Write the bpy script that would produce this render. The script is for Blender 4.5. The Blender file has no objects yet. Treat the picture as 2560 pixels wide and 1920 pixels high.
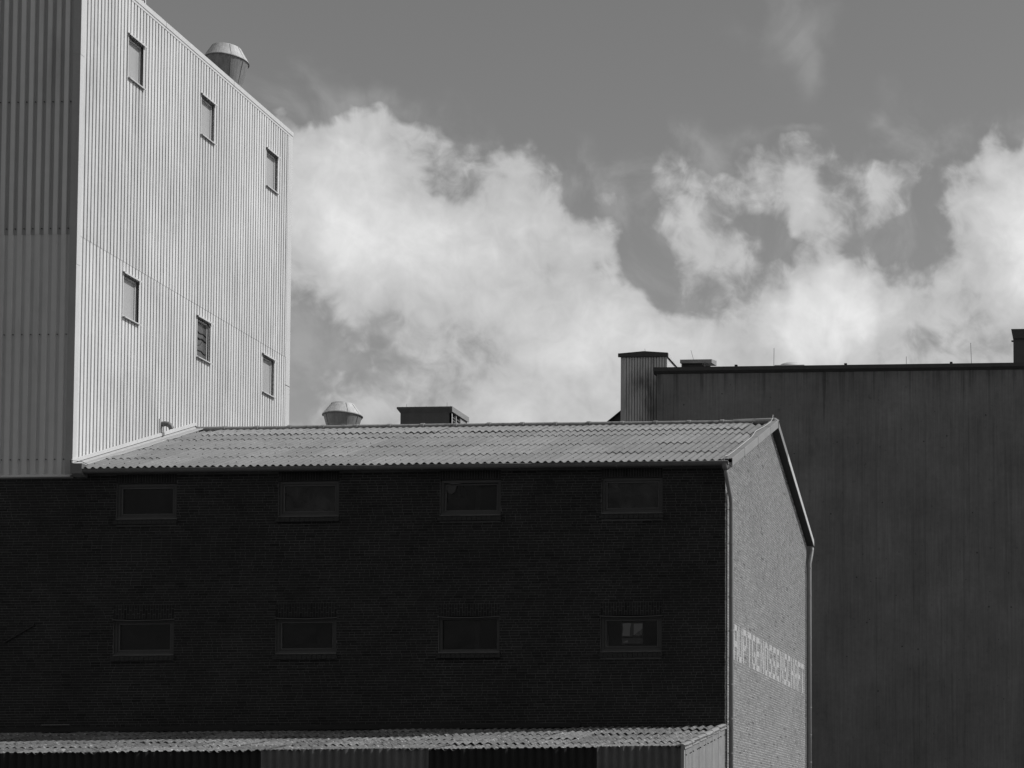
import bpy, math, random
from mathutils import Vector, Matrix
random.seed(7)
S = bpy.context.scene
COL = S.collection
R = math.radians

# ------------------------------------------------------------------ camera
cam_d = bpy.data.cameras.new('camera')
cam = bpy.data.objects.new('camera', cam_d)
COL.objects.link(cam)
S.camera = cam
YAW, PITCH, ROLL = -0.01755, 0.05007, 0.0085
cam_d.sensor_width = 36.0
cam_d.lens = 36.0 * 4500.0 / 2560.0
cam_d.shift_x = (1280.0 - 2702.0) / 2560.0
cam_d.shift_y = (1890.0 - 960.0) / 2560.0
cam_d.clip_start = 0.1
cam_d.clip_end = 6000.0
F = Vector((math.sin(YAW) * math.cos(PITCH), math.cos(YAW) * math.cos(PITCH), math.sin(PITCH)))
r0 = F.cross(Vector((0, 0, 1))).normalized()
d0 = F.cross(r0)
rt = r0 * math.cos(ROLL) + d0 * math.sin(ROLL)
dn = d0 * math.cos(ROLL) - r0 * math.sin(ROLL)
M = Matrix((rt, -dn, -F)).transposed().to_4x4()
M.translation = Vector((0.0, -41.4, 1.6))
cam.matrix_world = M

# ------------------------------------------------------------------ sun
SUN = Vector((1.06, 0.225, 1.0)).normalized()
SUN_EL = math.asin(SUN.z)
SUN_AZ = math.atan2(SUN.x, SUN.y)          # clockwise from +Y
sun_d = bpy.data.lights.new('sun', 'SUN')
sun_d.energy = 3.0
sun_d.angle = R(0.53)
sun_d.color = (1.0, 1.0, 1.0)              # monochrome photograph: neutral light
sun = bpy.data.objects.new('sun', sun_d)
sun.rotation_euler = SUN.to_track_quat('Z', 'Y').to_euler()
sun.location = (30, 10, 60)
COL.objects.link(sun)

# ------------------------------------------------------------------ world: sky and clouds, monochrome
W = bpy.data.worlds.new('World')
S.world = W
W.use_nodes = True
nt = W.node_tree
nt.nodes.clear()
def N(t, **k):
    n = nt.nodes.new(t)
    for a, b in k.items():
        setattr(n, a, b)
    return n
def L(a, b):
    nt.links.new(a, b)
def mth(op, a, b=None, c=None, clamp=False):
    n = N('ShaderNodeMath', operation=op)
    n.use_clamp = clamp
    for i, v in enumerate((a, b, c)):
        if v is None:
            continue
        if isinstance(v, (int, float)):
            n.inputs[i].default_value = v
        else:
            L(v, n.inputs[i])
    return n.outputs[0]
tc = N('ShaderNodeTexCoord')
nrm = N('ShaderNodeVectorMath', operation='NORMALIZE')
L(tc.outputs['Generated'], nrm.inputs[0])
DIR = nrm.outputs[0]
sx = N('ShaderNodeSeparateXYZ')
L(DIR, sx.inputs[0])
AZ = mth('MULTIPLY', mth('ARCTAN2', sx.outputs[0], sx.outputs[1]), 57.29578)
EL = mth('MULTIPLY', mth('ARCSINE', sx.outputs[2]), 57.29578)
def noise(vec, scale, detail, rough, dist=0.0, lac=2.0):
    n = N('ShaderNodeTexNoise')
    n.inputs['Scale'].default_value = scale
    n.inputs['Detail'].default_value = detail
    n.inputs['Roughness'].default_value = rough
    n.inputs['Lacunarity'].default_value = lac
    n.inputs['Distortion'].default_value = dist
    L(vec, n.inputs['Vector'])
    return n
# turbulent displacement of the cloud coordinates
wn = noise(DIR, 22.0, 4.0, 0.6)
ws = N('ShaderNodeVectorMath', operation='SUBTRACT')
L(wn.outputs['Color'], ws.inputs[0])
ws.inputs[1].default_value = (0.5, 0.5, 0.5)
wm = N('ShaderNodeVectorMath', operation='SCALE')
L(ws.outputs[0], wm.inputs[0])
wm.inputs['Scale'].default_value = 2.2
cc = N('ShaderNodeCombineXYZ')
L(AZ, cc.inputs[0]); L(EL, cc.inputs[1])
wa = N('ShaderNodeVectorMath', operation='ADD')
L(cc.outputs[0], wa.inputs[0]); L(wm.outputs[0], wa.inputs[1])
AE = wa.outputs[0]
A0, A1, E0, ES = -27.0, -2.0, 12.4, 0.62
TONE = [  # cloud tone by elevation row and azimuth column
 [164,165,166,174,182,184,182,180,182,185,184,179,175,175,175,175,175,172,170,171,175,175,171,170,170,170,170,170,170,170],
 [156,158,159,169,178,181,181,182,185,191,192,182,177,178,178,178,178,175,172,173,176,176,172,171,170,170,170,171,171,171],
 [148,149,150,157,166,171,176,180,185,192,196,186,182,184,185,184,184,181,178,179,183,183,178,174,173,173,175,177,177,177],
 [145,145,145,148,152,157,170,178,181,185,189,191,190,193,193,193,192,188,184,186,193,190,183,177,174,175,178,181,182,183],
 [148,147,146,149,159,170,179,182,181,187,198,201,200,200,199,199,199,192,186,190,204,198,187,177,174,176,181,183,187,187],
 [154,153,153,155,171,185,188,188,188,192,201,204,204,205,205,201,198,191,185,191,213,214,197,179,171,174,179,183,189,190],
 [159,158,159,169,184,196,194,192,193,195,198,197,198,195,193,192,189,185,185,196,219,226,214,189,173,171,178,179,190,192],
 [170,168,167,185,202,209,204,199,195,195,195,188,189,180,176,156,155,157,174,203,221,225,221,196,183,181,180,180,197,200],
 [182,180,180,195,210,215,212,207,203,198,191,185,190,171,150,145,164,166,162,179,214,223,211,176,179,195,189,188,204,207],
 [190,190,196,202,212,215,214,212,199,190,190,190,198,196,149,147,176,183,164,153,185,213,173,150,155,177,193,195,212,215],
 [190,190,197,203,209,211,205,199,193,190,198,194,183,181,148,152,178,186,165,148,167,178,156,147,144,155,183,200,219,223],
 [190,190,198,200,204,202,184,163,166,184,192,183,154,154,147,168,180,167,146,154,190,182,163,166,156,154,182,203,219,222],
 [182,184,197,201,200,198,177,161,165,182,188,175,149,162,151,167,168,168,169,175,199,178,167,179,165,156,187,205,215,217],
 [150,157,177,189,197,194,180,171,167,180,186,167,152,149,148,170,168,161,169,189,196,167,169,183,167,156,185,201,210,211],
 [140,140,148,156,166,183,181,170,152,145,158,147,141,135,136,164,154,145,157,175,175,170,162,167,162,161,183,201,195,194],
 [136,139,148,146,143,148,148,142,136,130,130,130,130,130,130,154,143,133,141,161,166,157,148,151,148,143,155,186,156,149],
 [130,130,134,134,132,130,130,130,130,130,130,130,130,130,130,135,133,130,130,131,131,130,131,135,142,147,146,148,137,134],
 [130,130,130,130,130,130,130,130,130,130,130,130,130,130,130,130,130,130,130,132,135,130,130,136,139,138,137,136,131,130],
 [130,130,130,130,130,130,130,130,130,130,130,130,130,130,130,130,130,130,131,134,142,131,130,131,131,130,130,130,130,130],
 [130,130,130,130,130,130,130,130,130,130,130,130,130,130,130,130,130,130,132,138,144,133,130,130,130,130,130,130,130,130],
 [130,130,130,130,130,130,130,130,130,130,130,130,130,130,130,130,130,134,139,144,146,138,131,130,130,130,130,130,130,130],
 [130,130,130,130,130,130,130,130,130,130,130,130,130,130,130,130,130,133,137,141,142,138,132,130,130,130,130,130,130,130],
 [130,130,130,130,130,130,130,130,130,130,130,130,130,130,130,130,130,130,130,130,131,131,130,130,130,130,130,130,130,130],
 [130,130,130,130,130,130,130,130,130,130,130,130,130,130,130,130,130,130,130,130,130,130,130,130,130,130,130,130,130,130],
 [130,130,130,130,130,130,130,130,130,130,130,130,130,130,130,130,130,130,130,130,130,130,130,130,130,130,130,130,130,130],
]

def smooth(x, a, b):
    n = N('ShaderNodeMapRange', interpolation_type='SMOOTHSTEP')
    n.inputs['From Min'].default_value = a
    n.inputs['From Max'].default_value = b
    L(x, n.inputs['Value'])
    return n.outputs[0]
# clouds elsewhere round the horizon (the same kind of scattered cumulus)
away = smooth(mth('ABSOLUTE', mth('SUBTRACT', AZ, (A0 + A1) / 2)), (A1 - A0) / 2 - 0.5, (A1 - A0) / 2 + 5.0)
lowband = mth('MULTIPLY', smooth(EL, 3.0, 9.0), mth('SUBTRACT', 1.0, smooth(EL, 16.0, 27.0)))
big = noise(DIR, 4.5, 3.0, 0.5)
gen = mth('MULTIPLY_ADD', mth('MULTIPLY', lowband, smooth(big.outputs[0], 0.45, 0.62)), 8.0, 12.0)
# the bank of cloud in front: rows of tone, blended by elevation
s2 = N('ShaderNodeSeparateXYZ')
L(AE, s2.inputs[0])
AZF = mth('DIVIDE', mth('SUBTRACT', s2.outputs[0], A0), A1 - A0)
ELF = mth('DIVIDE', mth('SUBTRACT', s2.outputs[1], E0), ES)
ELF = mth('MAXIMUM', mth('MINIMUM', ELF, float(len(TONE) - 1)), 0.0)
acc = 0.0
for k, row in enumerate(TONE):
    cr = N('ShaderNodeValToRGB')
    cr.color_ramp.interpolation = 'EASE'
    el_ = cr.color_ramp.elements
    while len(el_) < len(row):
        el_.new(0.5)
    for q, v in enumerate(row):
        el_[q].position = q / (len(row) - 1)
    for q, v in enumerate(row):
        el_[q].color = (v / 250.0,) * 3 + (1.0,)
    L(AZF, cr.inputs[0])
    w = mth('MAXIMUM', mth('SUBTRACT', 1.0, mth('ABSOLUTE', mth('SUBTRACT', ELF, float(k)))), 0.0)
    acc = mth('MULTIPLY_ADD', w, cr.outputs[0], acc)
front = mth('MULTIPLY', acc, 25.0)
T = mth('ADD', mth('MULTIPLY', front, mth('SUBTRACT', 1.0, away)), mth('MULTIPLY', gen, away))
f1 = noise(DIR, 24.0, 8.0, 0.56, 0.5)
f2 = noise(DIR, 85.0, 4.0, 0.55, 0.6)
fb = mth('ADD', mth('MULTIPLY', mth('SUBTRACT', f1.outputs[0], 0.5), 1.5), mth('MULTIPLY', mth('SUBTRACT', f2.outputs[0], 0.5), 0.7))
d = mth('DIVIDE', mth('SUBTRACT', T, 14.9), 4.4)
inside = smooth(d, -0.05, 0.25)
alpha = smooth(mth('MULTIPLY_ADD', fb, mth('MULTIPLY_ADD', inside, 1.0, 0.05), d), 0.10, 0.78)
wisp = mth('MULTIPLY', mth('MULTIPLY', smooth(T, 13.1, 14.8), smooth(f1.outputs[0], 0.40, 0.66)), 0.26)
alpha = mth('MAXIMUM', alpha, wisp)
Tc = mth('MULTIPLY_ADD', fb, 4.2, mth('MAXIMUM', mth('ADD', T, 0.4), 18.8))
cloud = mth('POWER', mth('DIVIDE', Tc, 25.5), 2.2)
sky = N('ShaderNodeTexSky', sky_type='NISHITA')
sky.sun_disc = False
sky.sun_elevation = SUN_EL
sky.sun_rotation = SUN_AZ
sky.altitude = 0
sky.air_density = 1.0
sky.dust_density = 0.6
sky.ozone_density = 1.0
sc = N('ShaderNodeSeparateColor')
L(sky.outputs[0], sc.inputs[0])
STR = 0.1
clear = mth('MULTIPLY', sc.outputs[0], 1.42)      # the red record, as a red-filtered black and white film sees it
cl = mth('DIVIDE', cloud, STR)
mix = mth('ADD', mth('MULTIPLY', clear, mth('SUBTRACT', 1.0, alpha)), mth('MULTIPLY', cl, alpha))
bg = N('ShaderNodeBackground')
bg.inputs['Strength'].default_value = STR
L(mix, bg.inputs['Color'])
wo = N('ShaderNodeOutputWorld')
L(bg.outputs[0], wo.inputs['Surface'])

S.view_settings.view_transform = 'Standard'
S.view_settings.look = 'None'
S.view_settings.gamma = 1.0
S.view_settings.exposure = 0.0
S.view_settings.use_curve_mapping = False
S.cycles.max_bounces = 6

# ------------------------------------------------------------------ materials (all grey: a black and white photograph)
MATS = {}
def mat(name, base, rough=0.8, var=0.2, scale=3.0, detail=6.0, streak=0.0, streak_scale=9.0, obj_var=0.0, tone=False,
        spec=0.4, bump=0.0, bump_scale=80.0, metal=0.0, spots=0.0, spot_scale=9.0, spot_val=2.0, spot_cut=0.62,
        dirt=0.0, dirt_scale=1.2, coat=0.0, runs=None, patch=0.0):
    m = bpy.data.materials.new(name)
    m.use_nodes = True
    t = m.node_tree
    t.nodes.clear()
    def n(ty, **k):
        x = t.nodes.new(ty)
        for a, b in k.items():
            setattr(x, a, b)
        return x
    def mm(op, a, b=None, c=None):
        x = n('ShaderNodeMath', operation=op)
        for i, v in enumerate((a, b, c)):
            if v is None:
                continue
            if isinstance(v, (int, float)):
                x.inputs[i].default_value = v
            else:
                t.links.new(v, x.inputs[i])
        return x.outputs[0]
    geo = n('ShaderNodeNewGeometry')
    pos = geo.outputs['Position']
    def nz(vec, s, d, r=0.55):
        x = n('ShaderNodeTexNoise')
        x.inputs['Scale'].default_value = s
        x.inputs['Detail'].default_value = d
        x.inputs['Roughness'].default_value = r
        t.links.new(vec, x.inputs['Vector'])
        return x.outputs[0]
    def stretch(v):
        x = n('ShaderNodeVectorMath', operation='MULTIPLY')
        t.links.new(pos, x.inputs[0])
        x.inputs[1].default_value = v
        return x.outputs[0]
    val = mm('MULTIPLY_ADD', mm('SUBTRACT', nz(pos, scale, detail), 0.5), 2.0 * var, 1.0)
    val = mm('MULTIPLY', val, mm('MULTIPLY_ADD', mm('SUBTRACT', nz(pos, scale * 11.0, 3.0), 0.5), var, 1.0))
    if streak:
        s = nz(stretch((streak_scale, streak_scale, streak_scale * 0.035)), 1.0, 5.0, 0.6)
        val = mm('MULTIPLY', val, mm('MULTIPLY_ADD', mm('SUBTRACT', s, 0.5), 2.0 * streak, 1.0))
    if dirt:
        mr = n('ShaderNodeMapRange', interpolation_type='SMOOTHSTEP')
        mr.inputs['From Min'].default_value = 0.5
        mr.inputs['From Max'].default_value = 0.72
        t.links.new(nz(stretch((dirt_scale, dirt_scale, dirt_scale * 0.35)), 1.0, 6.0, 0.62), mr.inputs['Value'])
        val = mm('MULTIPLY', val, mm('MULTIPLY_ADD', mr.outputs[0], -dirt, 1.0))
    if patch:                                              # broad uneven weathering
        val = mm('MULTIPLY', val, mm('MULTIPLY_ADD', mm('SUBTRACT', nz(pos, 0.55, 7.0, 0.65), 0.5), 2.0 * patch, 1.0))
    if runs:                                               # rain runs that start below an edge at height z
        zt, ln, amt = runs
        sp = n('ShaderNodeSeparateXYZ'); t.links.new(pos, sp.inputs[0])
        mr = n('ShaderNodeMapRange', interpolation_type='SMOOTHSTEP')
        mr.inputs['From Min'].default_value = 0.42
        mr.inputs['From Max'].default_value = 0.66
        rn = nz(stretch((3.0, 3.0, 0.05)), 1.0, 6.0, 0.65)
        hh = mm('MULTIPLY', mm('DIVIDE', mm('SUBTRACT', zt, sp.outputs[2]), ln), 0.22)
        t.links.new(mm('SUBTRACT', rn, hh), mr.inputs['Value'])
        val = mm('MULTIPLY', val, mm('MULTIPLY_ADD', mr.outputs[0], -amt, 1.0))
    if obj_var:
        oi = n('ShaderNodeObjectInfo')
        val = mm('MULTIPLY', val, mm('MULTIPLY_ADD', mm('SUBTRACT', oi.outputs['Random'], 0.5), 2.0 * obj_var, 1.0))
    if tone:
        at = n('ShaderNodeAttribute', attribute_name='tone')
        val = mm('MULTIPLY', val, at.outputs['Fac'])
    if spots:
        mr = n('ShaderNodeMapRange', interpolation_type='SMOOTHSTEP')
        mr.inputs['From Min'].default_value = spot_cut
        mr.inputs['From Max'].default_value = spot_cut + 0.1
        t.links.new(nz(pos, spot_scale, 4.0, 0.7), mr.inputs['Value'])
        val = mm('MULTIPLY', val, mm('MULTIPLY_ADD', mr.outputs[0], spots * (spot_val - 1.0), 1.0))
    val = mm('MINIMUM', mm('MULTIPLY', val, base), 0.85)
    p = n('ShaderNodeBsdfPrincipled')
    cmb = n('ShaderNodeCombineColor')
    for i in range(3):
        t.links.new(val, cmb.inputs[i])
    t.links.new(cmb.outputs[0], p.inputs['Base Color'])
    p.inputs['Roughness'].default_value = rough
    p.inputs['Metallic'].default_value = metal
    p.inputs['Specular IOR Level'].default_value = spec
    p.inputs['Coat Weight'].default_value = coat
    if bump:
        b = n('ShaderNodeBump')
        b.inputs['Strength'].default_value = bump
        b.inputs['Distance'].default_value = 0.01
        t.links.new(nz(pos, bump_scale, 5.0, 0.6), b.inputs['Height'])
        t.links.new(b.outputs[0], p.inputs['Normal'])
    o = n('ShaderNodeOutputMaterial')
    t.links.new(p.outputs[0], o.inputs['Surface'])
    MATS[name] = m
    return m

mat('shaded_brick', 0.016, 0.9, 0.3, 1.1, tone=True, bump=0.4, bump_scale=90, patch=0.45)  # same brick as the gable, with the front's shade put into its colour
mat('shaded_mortar', 0.12, 0.95, 0.5, 1.4, bump=0.5, patch=0.7)  # mortar darkened the same way for the shaded front
mat('sunlit_brick', 0.215, 0.9, 0.14, 0.5, tone=True, bump=0.3, bump_scale=90, patch=0.12)  # lit copy of the front wall's brick
mat('sunlit_mortar', 0.60, 0.95, 0.2, 2.0, bump=0.5)
mat('fibre_cement', 0.225, 0.9, 0.16, 1.2, obj_var=0.12, bump=0.35, bump_scale=140, spots=1.0, spot_scale=12.0, spot_val=1.6, spot_cut=0.61, dirt=0.2, dirt_scale=2.0, patch=0.16)
mat('mossy_fibre_cement', 0.165, 0.95, 0.4, 5.0, obj_var=0.25, bump=1.0, bump_scale=50, spots=1.0, spot_scale=10.0, spot_val=2.8, spot_cut=0.58, dirt=0.85, dirt_scale=8.0)
mat('verge_cement', 0.26, 0.9, 0.15, 3.0, bump=0.3, obj_var=0.05)
mat('ridge_cement', 0.27, 0.9, 0.25, 5.0, bump=0.6, dirt=0.5, dirt_scale=5.0)
mat('white_sheet', 0.635, 0.5, 0.08, 0.5, streak=0.3, streak_scale=9.0, bump=0.0, obj_var=0.05, patch=0.2, dirt=0.12, dirt_scale=1.5, spec=0.35, tone=True)
mat('weathered_sheet', 0.60, 0.45, 0.12, 0.35, streak=0.2, streak_scale=6.0, obj_var=0.04, dirt=0.25, dirt_scale=0.55, spec=0.4, tone=True)
mat('white_trim', 0.58, 0.5, 0.08, 2.0, streak=0.12)
mat('grey_trim', 0.34, 0.55, 0.15, 1.5, streak=0.1)
mat('zinc', 0.15, 0.5, 0.2, 5.0, streak=0.15, spec=0.5)
mat('pipe_zinc', 0.24, 0.4, 0.15, 5.0, streak=0.15, spec=0.5)
mat('pale_zinc', 0.55, 0.55, 0.12, 6.0, bump=0.2)
mat('lead', 0.42, 0.7, 0.2, 6.0, bump=0.5, bump_scale=20)
mat('concrete', 0.175, 0.92, 0.3, 0.6, detail=10, streak=0.38, streak_scale=14.0, bump=0.5, bump_scale=30, dirt=0.2, dirt_scale=0.5, runs=(19.7, 2.2, 0.6), patch=0.35, spots=1.0, spot_scale=5.0, spot_val=0.72, spot_cut=0.6)
mat('dark_coping', 0.06, 0.8, 0.2, 3.0, streak=0.2)
mat('dark_render', 0.085, 0.9, 0.2, 2.0, streak=0.2)
mat('side_render', 0.33, 0.9, 0.15, 3.0)
mat('silo_sheet', 0.55, 0.6, 0.12, 0.8, streak=0.35, streak_scale=9.0, dirt=0.75, dirt_scale=0.7, tone=True)
mat('galvanised_shaded', 0.19, 0.6, 0.2, 4.0, streak=0.5, streak_scale=14.0, spec=0.4)  # hood metal again, darkened for the shade under the flare
mat('galvanised', 0.50, 0.6, 0.18, 4.0, streak=0.45, streak_scale=14.0, spec=0.45, metal=0.0, bump=0.2)
mat('window_paint', 0.06, 0.6, 0.2, 4.0, bump=0.2)
mat('bead_paint', 0.11, 0.6, 0.15, 4.0)
mat('sill_brick', 0.024, 0.7, 0.3, 6.0, bump=0.4)
mat('inner_plaster', 0.12, 0.95, 0.2, 1.0)
mat('dark_board', 0.014, 0.8, 0.4, 3.0, streak=0.4)
mat('grey_board', 0.13, 0.9, 0.3, 3.0, streak=0.35, obj_var=0.1, bump=0.5)
mat('end_board', 0.29, 0.9, 0.2, 4.0, streak=0.3, bump=0.4)
mat('black_metal', 0.02, 0.6, 0.2, 4.0)
mat('fan_hood', 0.26, 0.6, 0.12, 2.0)
mat('acrylic', 0.75, 0.25, 0.03, 2.0, spec=0.5)
mat('bright_wire', 0.55, 0.4, 0.05, 2.0)
mat('thin_rod', 0.06, 0.5, 0.05, 2.0)
mat('asphalt', 0.05, 0.95, 0.3, 0.5, detail=10, bump=0.5, bump_scale=60)
mat('frosted_pane', 0.40, 0.18, 0.12, 1.4, spec=0.5, dirt=0.25, dirt_scale=1.6)
mat('wavy_pane', 0.09, 0.05, 0.3, 2.0, spec=0.6, bump=0.9, bump_scale=4.0)

def glass(name, tint, waviness, film):
    m = bpy.data.materials.new(name)
    m.use_nodes = True
    t = m.node_tree
    t.nodes.clear()
    def n(ty): return t.nodes.new(ty)
    tr = n('ShaderNodeBsdfTransparent'); tr.inputs[0].default_value = (tint, tint, tint, 1)
    gl = n('ShaderNodeBsdfGlossy'); gl.inputs['Roughness'].default_value = 0.04
    df = n('ShaderNodeBsdfDiffuse'); df.inputs[0].default_value = (0.30, 0.30, 0.30, 1)
    fr = n('ShaderNodeFresnel'); fr.inputs[0].default_value = 1.5
    g = n('ShaderNodeNewGeometry')
    nz = n('ShaderNodeTexNoise'); nz.inputs['Scale'].default_value = 2.0
    t.links.new(g.outputs['Position'], nz.inputs['Vector'])
    n2 = n('ShaderNodeTexNoise'); n2.inputs['Scale'].default_value = 3.0; n2.inputs['Detail'].default_value = 6.0; n2.inputs['Roughness'].default_value = 0.65
    t.links.new(g.outputs['Position'], n2.inputs['Vector'])
    mr = n('ShaderNodeMapRange'); mr.inputs['From Min'].default_value = 0.36; mr.inputs['From Max'].default_value = 0.75
    mr.inputs['To Min'].default_value = film * 0.3; mr.inputs['To Max'].default_value = film
    t.links.new(n2.outputs[0], mr.inputs['Value'])
    b = n('ShaderNodeBump'); b.inputs['Strength'].default_value = waviness; b.inputs['Distance'].default_value = 0.01
    t.links.new(nz.outputs[0], b.inputs['Height']); t.links.new(b.outputs[0], gl.inputs['Normal'])
    m1 = n('ShaderNodeMixShader'); m2 = n('ShaderNodeMixShader')
    t.links.new(mr.outputs[0], m1.inputs[0]); t.links.new(tr.outputs[0], m1.inputs[1]); t.links.new(df.outputs[0], m1.inputs[2])
    t.links.new(fr.outputs[0], m2.inputs[0]); t.links.new(m1.outputs[0], m2.inputs[1]); t.links.new(gl.outputs[0], m2.inputs[2])
    o = n('ShaderNodeOutputMaterial'); t.links.new(m2.outputs[0], o.inputs[0])
    MATS[name] = m
glass('dusty_glass', 0.40, 0.15, 0.07)
glass('grimy_glass', 0.40, 0.15, 0.20)

def glow_mat():
    m = bpy.data.materials.new('glowing_pane'); m.use_nodes = True
    p = m.node_tree.nodes['Principled BSDF']
    p.inputs['Base Color'].default_value = (0.3, 0.3, 0.3, 1)
    p.inputs['Emission Color'].default_value = (1, 1, 1, 1)
    p.inputs['Emission Strength'].default_value = 0.05  # pane glows by itself in place of daylight
    MATS['glowing_pane'] = m
glow_mat()

def dimmer_mat():
    m = bpy.data.materials.new('half_clear_grey'); m.use_nodes = True
    p = m.node_tree.nodes['Principled BSDF']
    p.inputs['Base Color'].default_value = (0.5, 0.5, 0.5, 1)
    p.inputs['Transmission Weight'].default_value = 0.0
    p.inputs['Alpha'].default_value = 0.35
    MATS['half_clear_grey'] = m
dimmer_mat()

def paint_mat():
    m = bpy.data.materials.new('faded_paint')
    m.use_nodes = True
    t = m.node_tree
    p = t.nodes['Principled BSDF']
    p.inputs['Base Color'].default_value = (0.66, 0.66, 0.66, 1)
    p.inputs['Roughness'].default_value = 0.9
    g = t.nodes.new('ShaderNodeNewGeometry')
    v = t.nodes.new('ShaderNodeVectorMath'); v.operation = 'MULTIPLY'; v.inputs[1].default_value = (6, 9, 13)
    t.links.new(g.outputs['Position'], v.inputs[0])
    nz = t.nodes.new('ShaderNodeTexNoise'); nz.inputs['Scale'].default_value = 1.0; nz.inputs['Detail'].default_value = 5.0; nz.inputs['Roughness'].default_value = 0.7
    t.links.new(v.outputs[0], nz.inputs['Vector'])
    mr = t.nodes.new('ShaderNodeMapRange'); mr.inputs['From Min'].default_value = 0.30; mr.inputs['From Max'].default_value = 0.50
    t.links.new(nz.outputs[0], mr.inputs['Value'])
    mr.inputs['To Min'].default_value = 0.08; mr.inputs['To Max'].default_value = 0.62
    t.links.new(mr.outputs[0], p.inputs['Alpha'])
    MATS['faded_paint'] = m
paint_mat()

# ------------------------------------------------------------------ mesh helpers
class MB:
    def __init__(self):
        self.v = []; self.f = []; self.t = []; self.smooth = False
    def quad(self, a, b, c, d):
        i = len(self.v); self.v += [a, b, c, d]; self.f.append((i, i + 1, i + 2, i + 3)); return self
    def poly(self, pts):
        i = len(self.v); self.v += list(pts); self.f.append(tuple(range(i, i + len(pts)))); return self
    def box(self, x0, x1, y0, y1, z0, z1):
        i = len(self.v)
        self.v += [(x, y, z) for z in (z0, z1) for y in (y0, y1) for x in (x0, x1)]
        for q in ((0, 2, 3, 1), (4, 5, 7, 6), (0, 1, 5, 4), (2, 6, 7, 3), (0, 4, 6, 2), (1, 3, 7, 5)):
            self.f.append(tuple(i + k for k in q))
        return self
    def prism(self, poly, fn, a, b):           # poly in 2D, fn(u, v, w) -> xyz, w from a to b
        i = len(self.v); n = len(poly)
        self.v += [fn(u, v, a) for u, v in poly] + [fn(u, v, b) for u, v in poly]
        self.f.append(tuple(range(i, i + n))); self.f.append(tuple(range(i + 2 * n - 1, i + n - 1, -1)))
        for k in range(n):
            k2 = (k + 1) % n
            self.f.append((i + k, i + k2, i + n + k2, i + n + k))
        return self
    def tube(self, pts, r, n=10, caps=True):
        i0 = len(self.v); P = [Vector(p) for p in pts]; m = len(P)
        rr = r if isinstance(r, (list, tuple)) else [r] * m
        prev = None
        for k in range(m):
            d = (P[min(k + 1, m - 1)] - P[max(k - 1, 0)]).normalized()
            if prev is None:
                u = d.cross(Vector((0, 0, 1)))
                if u.length < 1e-3:
                    u = d.cross(Vector((0, 1, 0)))
            else:
                u = prev - d * prev.dot(d)
            u.normalize(); prev = u; w = d.cross(u)
            for j in range(n):
                a = 2 * math.pi * j / n
                self.v.append(tuple(P[k] + (u * math.cos(a) + w * math.sin(a)) * rr[k]))
        for k in range(m - 1):
            for j in range(n):
                a = i0 + k * n + j; b = i0 + k * n + (j + 1) % n
                self.f.append((a, b, b + n, a + n))
        if caps:
            self.f.append(tuple(i0 + j for j in range(n - 1, -1, -1)))
            self.f.append(tuple(i0 + (m - 1) * n + j for j in range(n)))
        return self
    def lathe(self, prof, cx, cy, n=40):
        i0 = len(self.v)
        for r, z in prof:
            for j in range(n):
                a = 2 * math.pi * j / n
                self.v.append((cx + r * math.cos(a), cy + r * math.sin(a), z))
        for k in range(len(prof) - 1):
            for j in range(n):
                a = i0 + k * n + j; b = i0 + k * n + (j + 1) % n
                self.f.append((a, b, b + n, a + n))
        self.f.append(tuple(i0 + (len(prof) - 1) * n + j for j in range(n)))
        return self
    def mesh(self, name, m, smooth=False, tone=None):
        me = bpy.data.meshes.new(name)
        me.from_pydata(self.v, [], self.f)
        me.materials.append(MATS[m])
        if smooth:
            me.polygons.foreach_set('use_smooth', [True] * len(me.polygons))
        if tone is not None:
            at = me.attributes.new('tone', 'FLOAT', 'FACE')
            at.data.foreach_set('value', tone)
        me.update()
        return me

ORG = {}
def thing(name, label, cat, loc, group=None):
    o = bpy.data.objects.new(name, None)
    COL.objects.link(o)
    o.location = loc
    o.empty_display_size = 0.3
    o['label'] = label; o['category'] = cat
    if group:
        o['group'] = group
    ORG[o] = Vector(loc)
    return o
def part(name, me, parent, at=(0, 0, 0), rot=None, label=None, kind=None):
    """a mesh whose vertices are in world space shifted by 'at', hung under its parent"""
    o = bpy.data.objects.new(name, me)
    COL.objects.link(o)
    o.parent = parent
    o.location = Vector(at) - ORG[parent]
    ORG[o] = Vector(at)
    if rot:
        o.rotation_euler = rot
    if label:
        o['label'] = label
    if kind:
        o['kind'] = kind
    return o

# ------------------------------------------------------------------ measured layout (metres; camera foot at the origin of X)
XG = -8.952                    # gable plane
XT = -24.30                    # sunlit side of the clad tower
DEPTH = 11.08
YR = DEPTH / 2                 # ridge
PITCH_T = 0.392
def zr(y):                     # mean plane of the roof sheets
    yy = y if y <= YR else DEPTH - y
    return 10.605 + PITCH_T * (yy + 0.2)
COURSE = 0.0635

# ground
g = MB().quad((-1500, -1500, 0), (1500, -1500, 0), (1500, 1500, 0), (-1500, 1500, 0))
go = bpy.data.objects.new('ground', g.mesh('ground', 'asphalt')); COL.objects.link(go); go['kind'] = 'structure'

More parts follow.
